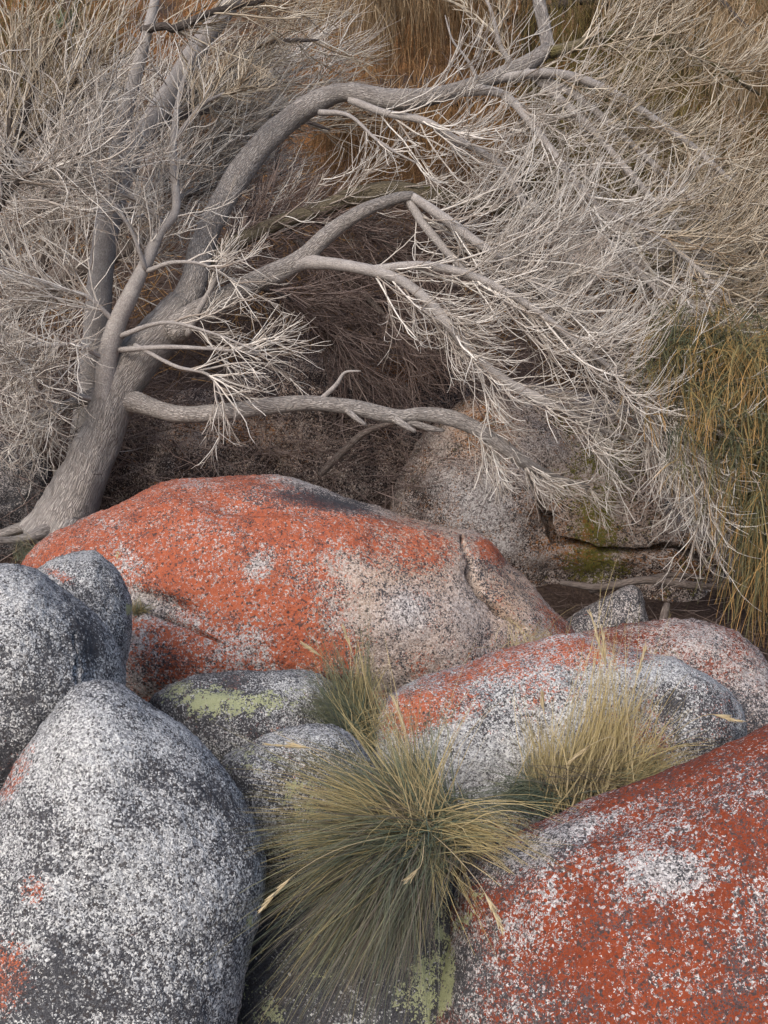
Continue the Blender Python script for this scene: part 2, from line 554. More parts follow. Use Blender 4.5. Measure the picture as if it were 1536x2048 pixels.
        px, py = np.concatenate([px, nx_]), np.concatenate([py, ny_])
    at = {k: np.zeros(len(v)) for k in ('dark', 'orange', 'green', 'moss', 'tan')}
    for k, spec in (paint or {}).items():
        a_ = np.full(len(v), spec[0], float)
        for b in spec[1:]:
            w = blob(px, py, b); a_ = a_ * (1 - w) + b[5] * w
        if k == 'dark': a_ = a_ - 0.01
        at[k] = a_ + 0.12 * fbm(v * 6, 3, seed + 11) if spec[0] > 0.02 or len(spec) > 1 else a_
    low = v[:, 2].min() if base is None else base
    ob = mesh_obj(name, v, quads_, mat, origin=(C[0], C[1], low), attrs=at, tris=tris_)
    return tag(ob, label, 'boulder', group)


GRAN = granite_material('granite_grey')
GRAN_FAR = granite_material('granite_lichened', 1.35, light=(0.60, 0.56, 0.54), mid=(0.31, 0.28, 0.27))
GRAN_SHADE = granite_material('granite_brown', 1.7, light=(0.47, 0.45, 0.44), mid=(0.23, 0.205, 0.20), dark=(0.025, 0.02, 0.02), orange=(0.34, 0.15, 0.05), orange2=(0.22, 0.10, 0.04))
GRAN_PINK = granite_material('granite_red_lichened', 1.15, light=(0.60, 0.575, 0.57), mid=(0.31, 0.29, 0.29), orange=(0.29, 0.066, 0.030), orange2=(0.15, 0.036, 0.020))

# --- behind: outcrop, shaded rocks
boulder('granite_outcrop', 'mossy cracked granite outcrop under the drooping dead twigs',
        [(800, 1010), (830, 940), (880, 850), (960, 790), (1060, 770), (1160, 780), (1260, 815), (1360, 880), (1430, 975), (1475, 1080), (1480, 1180), (1440, 1260), (1300, 1300), (1100, 1300), (950, 1290), (840, 1230), (790, 1120)],
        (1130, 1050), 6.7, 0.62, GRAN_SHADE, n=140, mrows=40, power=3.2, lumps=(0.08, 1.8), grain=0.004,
        bumps=[(980, 1060, 110, 140, 0, 0.10), (1220, 1020, 130, 110, 0, 0.10), (1250, 1180, 220, 45, 0, -0.10), (1095, 1010, 25, 110, 0, -0.02)],
        cracks=[([(1050, 930), (1085, 990), (1095, 1050), (1110, 1080), (1160, 1090), (1210, 1105), (1290, 1105), (1350, 1090), (1410, 1120), (1460, 1150)], 7, 0.15)],
        paint={'dark': [0.30, (1200, 1170, 260, 50, 0, 0.55), (850, 1000, 50, 70, 0, 0.5), (930, 1000, 60, 60, 0, 0.10)],
               'orange': [0.34, (1150, 1090, 90, 40, 0, 0.55), (1330, 1120, 60, 40, 0, 0.5), (970, 850, 60, 60, 0, 0.5)],
               'moss': [0.38, (960, 1040, 110, 130, 0, 0.1), (1190, 1060, 45, 90, 20, 0.82), (1200, 930, 80, 70, 0, 0.70), (1190, 1130, 60, 40, 0, 0.76), (1130, 960, 50, 30, 0, .6)],
               'tan': [0.3, (1250, 1020, 160, 90, 0, 0.55), (1140, 1030, 60, 60, 0, 0.6), (960, 860, 70, 60, 0, 0.8), (940, 1040, 120, 120, 0, 0.0)]}, seed=4)
boulder('shaded_boulder', 'dark brown lichen spotted boulder in the shade below the arching limb',
        [(170, 1000), (200, 900), (280, 820), (420, 770), (600, 740), (760, 720), (880, 740), (940, 830), (950, 960), (900, 1060), (700, 1120), (400, 1130), (220, 1090)],
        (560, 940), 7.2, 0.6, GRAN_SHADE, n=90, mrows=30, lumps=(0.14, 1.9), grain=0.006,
        paint={'dark': [0.62, (430, 860, 110, 40, 0, 0.35), (560, 880, 60, 40, 0, 0.3)], 'orange': [0.30, (430, 850, 120, 50, 0, 0.5), (800, 735, 90, 40, 0, 0.8)], 'tan': [0.5]}, seed=9)
boulder('bluish_boulder', 'blue grey boulder in the shade left of the leaning trunk base',
        [(-160, 960), (-120, 890), (-30, 870), (50, 885), (95, 930), (112, 1000), (105, 1070), (40, 1120), (-80, 1130), (-150, 1060)],
        (-20, 1000), 6.5, 0.4, GRAN_FAR, n=60, mrows=24, lumps=(0.05, 3),
        paint={'dark': [0.62]}, seed=15)
boulder('hillside_boulder', 'weathered lavender grey boulder half buried in the hillside',
        [(60, 430), (50, 330), (80, 265), (150, 235), (240, 240), (300, 275), (320, 340), (300, 430), (180, 470)],
        (185, 350), 9.6, 0.5, GRAN_FAR, n=60, mrows=24, lumps=(0.12, 2), paint={'dark': [0.25], 'tan': [0.45]}, seed=21)
boulder('hillside_boulder', 'pale boulder behind the mossy branch on the slope',
        [(1130, 480), (1150, 430), (1230, 405), (1320, 410), (1400, 440), (1430, 500), (1380, 570), (1250, 590), (1150, 550)],
        (1280, 490), 8.8, 0.4, GRAN_FAR, n=50, mrows=20, lumps=(0.08, 2), paint={'dark': [0.3], 'tan': [0.3]}, seed=23)
boulder('small_rock', 'small grey wedge shaped rock in the gully below the outcrop',
        [(1128, 1250), (1160, 1222), (1220, 1190), (1262, 1172), (1282, 1185), (1292, 1225), (1296, 1270), (1280, 1330), (1200, 1350), (1120, 1320)],
        (1215, 1260), 5.45, 0.2, GRAN_FAR, n=50, mrows=20, power=3.2, lumps=(0.02, 5), smooth=5,
        cracks=[([(1240, 1200), (1275, 1245), (1290, 1265)], 4, 0.015)],
        paint={'dark': [0.52], 'orange': [0.22]}, seed=27)

# --- middle distance
boulder('orange_boulder', 'huge domed boulder covered in orange lichen in front of the leaning trunk',
        [(50, 1160), (90, 1095), (170, 1050), (250, 1010), (340, 967), (430, 958), (500, 953), (575, 955), (660, 975), (740, 1000), (830, 1030), (930, 1062), (965, 1095), (1000, 1150), (1060, 1200), (1120, 1248), (1145, 1310), (1120, 1420), (980, 1500), (700, 1520), (420, 1500), (250, 1440), (120, 1340), (60, 1250)],
        (590, 1240), 5.05, 0.85, GRAN_FAR, n=210, mrows=70, power=2.25, lumps=(0.035, 1.6), grain=0.0035, smooth=7,
        bumps=[(345, 1330, 130, 90, 15, 0.09), (760, 1010, 150, 26, 14, -0.05), (520, 1005, 120, 20, 5, -0.035), (1010, 1160, 50, 110, -35, 0.05), (850, 1260, 110, 110, 0, 0.04), (330, 1215, 80, 25, 20, -0.05), (560, 1400, 200, 40, 0, -0.08)],
        cracks=[([(925, 1070), (935, 1110), (942, 1145), (965, 1190), (1000, 1222), (1050, 1258)], 6, 0.13), ([(922, 1072), (930, 1095)], 11, 0.10),
                ([(270, 1215), (340, 1235), (400, 1262), (440, 1285)], 6, 0.07)],
        paint={'dark': [0.30, (640, 1003, 130, 20, 8, 0.85), (520, 1000, 60, 12, 5, 0.7), (330, 1350, 90, 60, 0, 0.45), (1000, 1150, 60, 60, 0, 0.45)],
               'orange': [0.68, (830, 1240, 190, 190, 0, 0.30), (700, 985, 160, 34, 14, 0.12), (860, 1040, 120, 30, 20, 0.25), (960, 1200, 140, 120, 30, 0.25), (320, 1215, 70, 32, 20, 0.10), (540, 1290, 120, 50, 20, 0.55), (520, 1120, 26, 55, 30, 0.3),
                          (830, 1090, 90, 50, 20, 0.62), (980, 1100, 24, 40, -30, 0.85), (570, 1250, 120, 60, 20, 0.6), (480, 1200, 150, 60, 15, 0.84), (420, 1080, 160, 60, -10, 0.74), (630, 1060, 160, 40, 10, 0.80), (600, 1310, 70, 40, 0, 0.8), (330, 1290, 70, 60, 0, 0.62), (270, 1340, 60, 60, 0, 0.5)],
               'tan': [0.12, (830, 1160, 190, 150, 0, 0.75), (1020, 1190, 70, 90, 0, 0.85), (820, 1220, 60, 50, 0, 0.0), (760, 1330, 90, 50, 0, .5), (920, 1240, 60, 80, 0, 0.4), (850, 1040, 120, 24, 20, 0.7)],
               'green': [0.0, (235, 1110, 22, 14, 0, 0.75)]}, seed=33)
boulder('crest_boulder', 'rough pinkish white boulder rising behind the speckled one, right of the gully',
        [(1090, 1330), (1150, 1275), (1230, 1258), (1310, 1242), (1390, 1244), (1460, 1268), (1505, 1300), (1545, 1345), (1600, 1400), (1640, 1500), (1600, 1620), (1400, 1640), (1200, 1560), (1100, 1440)],
        (1370, 1420), 4.25, 0.4, GRAN_PINK, n=110, mrows=40, lumps=(0.03, 3), grain=0.004, power=2.2,
        bumps=[(1500, 1440, 70, 60, 0, 0.03)],
        paint={'dark': [0.36, (1480, 1420, 90, 50, 10, 0.62)], 'orange': [0.52, (1180, 1290, 120, 50, 0, 0.66), (1450, 1420, 100, 50, 0, 0.3)], 'tan': [0.35]}, seed=39)
boulder('speckled_boulder', 'long white speckled boulder with an orange lichen crest beside the tan tussock',
        [(738, 1480), (755, 1430), (790, 1395), (880, 1350), (960, 1320), (1040, 1292), (1140, 1275), (1200, 1285), (1290, 1305), (1370, 1325), (1440, 1365), (1485, 1420), (1490, 1480), (1440, 1560), (1330, 1640), (1150, 1740), (950, 1760), (850, 1690), (790, 1600), (745, 1540)],
        (1080, 1500), 3.65, 0.42, GRAN, n=150, mrows=55, power=2.3, lumps=(0.03, 2.6), grain=0.0035, smooth=5,
        bumps=[(880, 1500, 120, 120, 0, 0.03), (1330, 1420, 60, 60, 0, -0.035), (1100, 1560, 60, 40, 0, -0.06), (940, 1400, 160, 30, -20, 0.02)],
        paint={'dark': [0.24, (1400, 1450, 110, 70, 15, 0.56), (1350, 1410, 34, 44, 0, 0.66), (1000, 1420, 90, 50, 0, 0.42), (880, 1620, 60, 60, 0, 0.4)],
               'orange': [0.27, (950, 1370, 210, 55, -22, 0.66), (830, 1420, 60, 45, -20, 0.74), (1150, 1300, 190, 36, 0, 0.6), (1280, 1450, 80, 70, 0, 0.5), (1100, 1380, 160, 50, 0, 0.40), (900, 1560, 110, 60, 0, 0.18), (1400, 1440, 90, 60, 0, 0.3)]}, seed=45)
boulder('grey_slab_boulder', 'large grey speckled boulder between the foreground dome and the orange boulder',
        [(-260, 1330), (-200, 1190), (-100, 1140), (0, 1128), (70, 1142), (120, 1180), (180, 1235), (225, 1290), (245, 1360), (240, 1450), (200, 1560), (60, 1680), (-150, 1700), (-260, 1520)],
        (0, 1400), 3.25, 0.42, GRAN, n=120, mrows=45, lumps=(0.02, 2.5), grain=0.003, smooth=5,
        bumps=[(190, 1330, 35, 60, -20, -0.02)],
        cracks=[([(150, 1270), (158, 1330), (150, 1400)], 5, 0.02)],
        paint={'dark': [0.44, (40, 1420, 120, 60, 0, 0.62), (170, 1270, 40, 70, -30, 0.7), (30, 1220, 90, 60, 0, 0.3), (20, 1530, 100, 60, 0, 0.8)], 'orange': [0.06, (0, 1530, 60, 60, 0, 0.32)]}, seed=51)
boulder('perched_boulder', 'small rounded grey boulder wedged behind the grey slab boulder',
        [(60, 1160), (90, 1128), (140, 1108), (185, 1104), (220, 1125), (245, 1160), (262, 1205), (262, 1260), (250, 1330), (240, 1400), (200, 1440), (130, 1380), (80, 1260)],
        (180, 1260), 3.75, 0.28, GRAN, n=90, mrows=32, lumps=(0.012, 4), grain=0.003, smooth=5,
        cracks=[([(100, 1170), (140, 1205), (175, 1235)], 5, 0.03)],
        paint={'dark': [0.42, (150, 1190, 60, 20, 30, 0.62), (225, 1340, 30, 60, 0, 0.6)], 'orange': [0.08, (115, 1150, 45, 16, 25, 0.6), (185, 1240, 12, 10, 0, 0.8)], 'green': [0, (258, 1218, 8, 16, 0, 0.9)]}, seed=57)
boulder('green_crusted_boulder', 'low dark boulder crusted with pale green lichen beside the small tussock',
        [(305, 1412), (330, 1380), (380, 1355), (450, 1347), (540, 1344), (610, 1346), (660, 1365), (690, 1410), (690, 1480), (650, 1560), (520, 1600), (400, 1590), (330, 1510)],
        (500, 1460), 3.75, 0.3, GRAN, n=90, mrows=32, lumps=(0.015, 4), grain=0.003, smooth=5, power=2.6,
        bumps=[(480, 1375, 70, 16, 0, -0.015)],
        paint={'dark': [0.66, (590, 1370, 60, 30, 0, 0.3), (560, 1440, 50, 40, 0, 0.5)], 'orange': [0.28], 'green': [0.32, (440, 1412, 90, 38, 10, 0.74), (560, 1402, 70, 30, 0, 0.72), (360, 1380, 40, 30, -30, 0.70), (480, 1490, 120, 30, 0, 0.3), (500, 1352, 160, 14, 0, 0.1)]}, seed=63)
boulder('lilac_grey_boulder', 'low lilac grey boulder half hidden by the blades of the largest tussock',
        [(440, 1540), (450, 1510), (500, 1485), (560, 1463), (620, 1453), (670, 1456), (710, 1480), (750, 1540), (760, 1640), (720, 1740), (600, 1800), (480, 1760), (440, 1640)],
        (600, 1610), 3.2, 0.25, GRAN, n=90, mrows=32, lumps=(0.015, 4), grain=0.003, smooth=5,
        paint={'dark': [0.5, (540, 1560, 120, 60, 0, 0.62), (600, 1480, 90, 20, 0, 0.2)], 'orange': [0.2, (590, 1540, 90, 40, 0, 0.36)], 'green': [0.3, (510, 1520, 60, 40, 0, 0.52), (600, 1590, 60, 50, 0, 0.5)]}, seed=69)

# --- foreground
boulder('lichened_base_boulder', 'dark low boulder with pale green lichen beneath the drooping tussock',
        [(430, 1960), (480, 1880), (560, 1800), (680, 1740), (800, 1720), (890, 1745), (930, 1800), (940, 1900), (930, 2050), (900, 2200), (750, 2300), (550, 2280), (440, 2120)],
        (700, 2010), 2.88, 0.22, GRAN, n=100, mrows=36, lumps=(0.012, 4), grain=0.0025, smooth=5,
        paint={'dark': [0.92], 'green': [0.34, (860, 1960, 60, 110, 15, 0.80), (520, 2020, 60, 60, 0, 0.5), (880, 1840, 40, 60, 20, .6)], 'orange': [0.1]}, seed=75)
boulder('red_boulder', 'sloping foreground boulder thick with dark red lichen beside the largest tussock',
        [(868, 2100), (880, 1960), (900, 1860), (915, 1790), (960, 1725), (1040, 1670), (1130, 1625), (1230, 1585), (1330, 1550), (1420, 1510), (1480, 1480), (1540, 1452), (1640, 1420), (1760, 1440), (1880, 1560), (1960, 1800), (1940, 2150), (1760, 2400), (1450, 2480), (1150, 2440), (930, 2300)],
        (1400, 1960), 2.75, 0.42, GRAN_PINK, n=180, mrows=60, power=2.15, lumps=(0.016, 3.2), grain=0.0022, smooth=5,
        bumps=[(1100, 1740, 120, 40, -25, 0.015), (1250, 1640, 200, 22, -25, -0.010)],
        paint={'dark': [0.36, (950, 1960, 80, 110, 0, 0.62), (1000, 1760, 90, 40, -20, 0.5), (1500, 1950, 90, 160, 0, 0.58), (1080, 2010, 140, 60, 0, 0.52)],
               'orange': [0.76, (1080, 1690, 200, 40, -28, 0.22), (1330, 1745, 90, 50, 0, 0.36), (1240, 1800, 60, 40, 0, 0.6), (930, 1960, 70, 130, 10, 0.30), (1010, 1860, 90, 40, 0, 0.6), (1250, 1930, 220, 90, 0, 0.82), (1060, 2000, 90, 60, 0, 0.6), (1400, 1620, 240, 50, -25, 0.62), (1460, 2030, 120, 60, 0, 0.86), (1180, 1850, 120, 40, 0, 0.80), (1260, 1590, 150, 16, -22, 0.8)],
               'green': [0.0, (930, 1840, 20, 34, 30, 0.74), (890, 1950, 26, 110, 8, 0.80), (960, 1790, 16, 12, 0, 0.75)]}, seed=81)
boulder('domed_boulder', 'tall egg shaped grey boulder speckled black and white, in the foreground',
        [(-110, 2050), (-90, 1850), (-40, 1680), (20, 1560), (60, 1490), (105, 1430), (150, 1385), (185, 1370), (225, 1372), (265, 1390), (320, 1430), (380, 1470), (430, 1520), (475, 1580), (505, 1640), (525, 1700), (527, 1760), (515, 1830), (500, 1890), (485, 1960), (470, 2060), (430, 2260), (300, 2420), (100, 2450), (-60, 2300)],
        (225, 1900), 2.6, 0.34, GRAN, n=180, mrows=60, power=2.2, lumps=(0.012, 3.5), grain=0.0024, smooth=5,
        paint={'dark': [0.40, (180, 2000, 260, 120, 0, 0.74), (80, 1900, 110, 60, 0, 0.55), (340, 1560, 90, 60, 30, 0.52), (460, 1620, 40, 120, -10, 0.55), (200, 1480, 130, 70, 0, 0.22), (220, 1720, 170, 90, 0, 0.32), (110, 1640, 60, 50, 0, 0.55), (440, 1880, 70, 50, 0, 0.6)],
               'orange': [0.02, (15, 1950, 60, 95, 10, 0.64), (70, 1780, 40, 40, 0, 0.42), (30, 1540, 34, 90, 30, 0.56), (270, 1870, 14, 14, 0, 0.4)],
               'green': [0, (500, 1840, 12, 24, 0, 0.66), (130, 2060, 90, 18, 0, 0.66)]}, seed=87)

# ------------------------------------------------------------------ trees: limbs as tubes, twigs grown from them
BARK = bark_material('dead_wood_bark', (0.29, 0.258, 0.24), (0.45, 0.41, 0.385), (0.58, 0.54, 0.51), 0.95, 0.10, 0.95)
BARK_LIMB = bark_material('scaly_limb_bark', (0.29, 0.258, 0.24), (0.45, 0.41, 0.385), (0.58, 0.54, 0.51), 0.95, 0.17, 0.9)
BARK_PALE = bark_material('bleached_limb_bark', (0.28, 0.25, 0.235), (0.44, 0.405, 0.385), (0.58, 0.545, 0.52), 1.6, 0.25, 0.4)
BARK_BACK = bark_material('back_tree_bark', (0.13, 0.10, 0.085), (0.24, 0.20, 0.18), (0.36, 0.31, 0.28), 1.0)
BARK_MOSS = bark_material('mossy_bark', (0.10, 0.085, 0.06), (0.20, 0.17, 0.12), (0.30, 0.26, 0.2), 1.0, tint=(0.15, 0.13, 0.06))
BARK_DARK = bark_material('dark_bark', (0.06, 0.05, 0.045), (0.12, 0.10, 0.09), (0.2, 0.17, 0.15), 1.0)
TWIG = strand_material('bleached_twigs', [(0.0, (0.24, 0.195, 0.16)), (0.3, (0.46, 0.405, 0.36)), (0.65, (0.68, 0.63, 0.575)), (1.0, (0.86, 0.82, 0.77))])
TWIG_WARM = strand_material('straw_twigs', [(0.0, (0.17, 0.115, 0.07)), (0.35, (0.42, 0.34, 0.25)), (0.75, (0.62, 0.54, 0.43)), (1.0, (0.80, 0.73, 0.62))])
TWIG_BROWN = strand_material('shade_toned_brown_twigs', [(0.0, (0.085, 0.058, 0.052)), (0.5, (0.19, 0.14, 0.125)), (1.0, (0.36, 0.29, 0.26))])  # darker than the outer twigs: shade inside the crown put into the colour


def limb_path(pts, n=None):
    """control points (px, py, depth, radius in photograph pixels) -> path and radii in metres"""
    p = np.asarray(pts, float)
    n = n or max(8, 5 * len(p))
    c = catmull(p, n)
    return P(c[:, 0], c[:, 1], c[:, 2]), np.maximum(c[:, 3], 0.8) * c[:, 2] / F


def limb(name, pts, mat, parent, sides=12, rough=0.05, n=None, flare=0.0, seed=1, taper_end=True):
    path, rad = limb_path(pts, n)
    K = len(path)
    if taper_end and rad[-1] < 0.02:
        rad[-1] *= 0.4
    tan = unit(np.gradient(path, axis=0))
    n1 = np.empty_like(path); ref = np.array([0.2, -0.9, 0.3])
    for k in range(K):
        ref = ref - tan[k] * (ref @ tan[k]); ref = ref / np.linalg.norm(ref); n1[k] = ref
    n2 = np.cross(tan, n1)
    a_ = np.arange(sides) * 2 * math.pi / sides
    u = np.concatenate([[0], np.cumsum(np.linalg.norm(np.diff(path, axis=0), axis=1))])
    rr = np.repeat(rad[:, None], sides, 1)
    dirv = np.cos(a_)[None, :, None] * n1[:, None] + np.sin(a_)[None, :, None] * n2[:, None]
    v0 = path[:, None] + rr[..., None] * dirv
    nz = fbm(v0.reshape(-1, 3) * 7, 3, seed).reshape(K, sides)
    ridge = fbm(np.stack([np.cos(a_)[None, :] * 3 + 0 * rr, np.sin(a_)[None, :] * 3 + 0 * rr, u[:, None] * 2 + 0 * rr], -1).reshape(-1, 3), 2, seed + 4).reshape(K, sides)
    fl = flare * np.exp(-u / 0.30)[:, None]
    rr = rr * (1 + rough * nz * 1.6 + rough * ridge) * (1 + fl * (0.55 + 0.8 * np.maximum(0, np.sin(a_ * 3 + 0.7))[None, :]))
    v = path[:, None] + rr[..., None] * dirv
    v = np.vstack([v.reshape(-1, 3), path[:1], path[-1:]])
    k = (np.arange(K - 1) * sides)[:, None]; s = np.arange(sides)[None, :]; s2 = (s + 1) % sides
    q = np.stack([k + s, k + s2, k + sides + s2, k + sides + s], -1).reshape(-1, 4)
    s = np.arange(sides); s2 = (s + 1) % sides; e = (K - 1) * sides
    t = np.concatenate([np.stack([s2, s, np.full(sides, K * sides)], -1), np.stack([e + s, e + s2, np.full(sides, K * sides + 1)], -1)])
    cx = np.concatenate([(rad.mean() * np.cos(a_)[None, :] + 0 * rr).ravel(), [0, 0]])
    cy = np.concatenate([(rad.mean() * np.sin(a_)[None, :] + 0 * rr).ravel(), [0, 0]])
    uu = np.concatenate([(u[:, None] + 0 * rr).ravel(), [0, u[-1]]])
    o = mesh_obj(name, v, q, mat, parent, origin=path[0], attrs={'cx': cx, 'cy': cy, 'u': uu}, tris=t)
    return o, path, rad


def grow(paths, count, length, angle, trop, bend, K=6, jit=0.12, tmin=0.1, tmax=1.0, flat=0.5, lvar=0.45, side=None):
    """children of many parent polylines: leave at an angle, pulled towards trop, curving along bend"""
    N, KP, _ = paths.shape
    seg = np.linalg.norm(np.diff(paths, axis=1), axis=2).sum(1)
    i = rng.choice(N, count, p=seg / seg.sum())
    t = rng.uniform(tmin, tmax, count) * (KP - 1)
    k = np.minimum(t.astype(int), KP - 2); f = (t - k)[:, None]
    p0 = paths[i, k] * (1 - f) + paths[i, k + 1] * f
    tan = unit(paths[i, k + 1] - paths[i, k])
    rnd = rng.normal(size=(count, 3))
    rnd = rnd - (rnd @ CF)[:, None] * CF * (1 - flat)
    if side is not None: rnd = rnd + np.asarray(side)
    perp = unit(rnd - tan * np.sum(rnd * tan, 1)[:, None])
    a_ = R(angle) * rng.uniform(0.55, 1.35, count)[:, None]
    d = unit(np.cos(a_) * tan + np.sin(a_) * perp + np.asarray(trop))
    L = length * rng.uniform(1 - lvar, 1 + lvar, count) * (1.0 - 0.35 * t / (KP - 1))
    out = np.empty((count, K, 3)); out[:, 0] = p0
    curl = rng.normal(size=(count, 3)) * jit * 1.2
    bs = rng.uniform(0.5, 1.5, count)[:, None]
    for s in range(1, K):
        d = unit(d + (np.asarray(bend) * bs + curl) / (K - 1) + rng.normal(size=(count, 3)) * jit)
        out[:, s] = out[:, s - 1] + d * (L / (K - 1))[:, None]
    return out


def taper(N, K, r0, r1, var=0.3):
    s = np.linspace(1, 0, K)[None, :]
    return (r1 + (r0 - r1) * s) * rng.uniform(1 - var, 1 + var, (N, 1))


def twig_part(parent, groups, mat, name='twigs'):
    vs, qs, rn, uu, off = [], [], [], [], 0
    for paths, rad, sides in groups:
        v, q = strands(paths, rad, sides)
        vs.append(v); qs.append(q + off); off += len(v)
        rn.append(np.repeat(rng.uniform(0, 1, len(paths)), paths.shape[1] * sides))
        uu.append(np.tile(np.repeat(np.linspace(0, 1, paths.shape[1]), sides), len(paths)))
    o = mesh_obj(name, np.concatenate(vs), np.concatenate(qs), mat, parent, attrs={'rnd': np.concatenate(rn), 'u': np.concatenate(uu)})
    o['kind'] = 'stuff'
    return o


def foliate(lo, path, n2, n3, n4, L2, L3, L4, trop, bend, angle=38, mat=None, r=(0.0052, 0.0031, 0.0019), tmin=0.1, jit=0.11, flat=0.5, side=None, tmax=1.0, name='twigs'):
    """three orders of ever finer twigs along one limb"""
    trop = np.asarray(trop); bend = np.asarray(bend)
    P0 = path[None]
    g = []
    a2 = grow(P0, n2, L2, angle, trop, bend * 0.5, 8, jit * 0.7, tmin, tmax, flat, side=side)
    g.append((a2, taper(n2, 8, r[0], r[1] * 0.8), 4))
    a3 = grow(np.concatenate([a2]), n3, L3, angle * 0.95, trop * 0.6, bend, 7, jit, 0.1, 1, flat)
    g.append((a3, taper(n3, 7, r[1], r[2] * 0.8), 3))
    if n4:
        a4 = grow(a3, n4, L4, angle * 0.9, trop * 0.5, bend * 1.2, 4, jit, 0.12, 1, flat)
        g.append((a4, taper(n4, 4, r[2], r[2] * 0.5), 3))
    return twig_part(lo, g, mat or TWIG, name)


# directions used below (right, up, away)
RD = V(0.55, -0.38, 0.0); R_ = V(0.6, -0.05, 0.0); DN = V(0.1, -0.7, 0.0); UP = V(0.0, 0.6, 0.0); UR = V(0.45, 0.35, 0.0)
UL = V(-0.4, 0.4, 0.0); LF = V(-0.6, 0.05, 0.0); LD = V(-0.4, -0.4, 0.0)

# --- the leaning grey tree
TREE = empty('dead_tree', P(120, 1075, 5.95))
tag(TREE, 'big leaning dead tree with bleached grey limbs arching over the orange boulder', 'tree')
trunk, tp, _ = limb('trunk', [(112, 1085, 5.95, 56), (140, 1020, 5.93, 50), (170, 950, 5.9, 45), (200, 870, 5.9, 42), (230, 790, 5.9, 44), (275, 718, 5.9, 43), (330, 656, 5.9, 39), (368, 602, 5.92, 27)],
                    BARK, TREE, 26, 0.06, 60, flare=0.42, seed=2)
for pts in ([(125, 1045, 5.9, 22), (90, 1062, 5.78, 15), (40, 1078, 5.7, 10), (-20, 1082, 5.65, 6)],
            [(150, 1050, 5.8, 20), (110, 1088, 5.6, 13), (70, 1102, 5.5, 8)],
            [(120, 1055, 5.95, 18), (60, 1052, 6.0, 12), (0, 1068, 6.0, 8)]):
    limb('root', pts, BARK, TREE, 10, 0.08, seed=5)

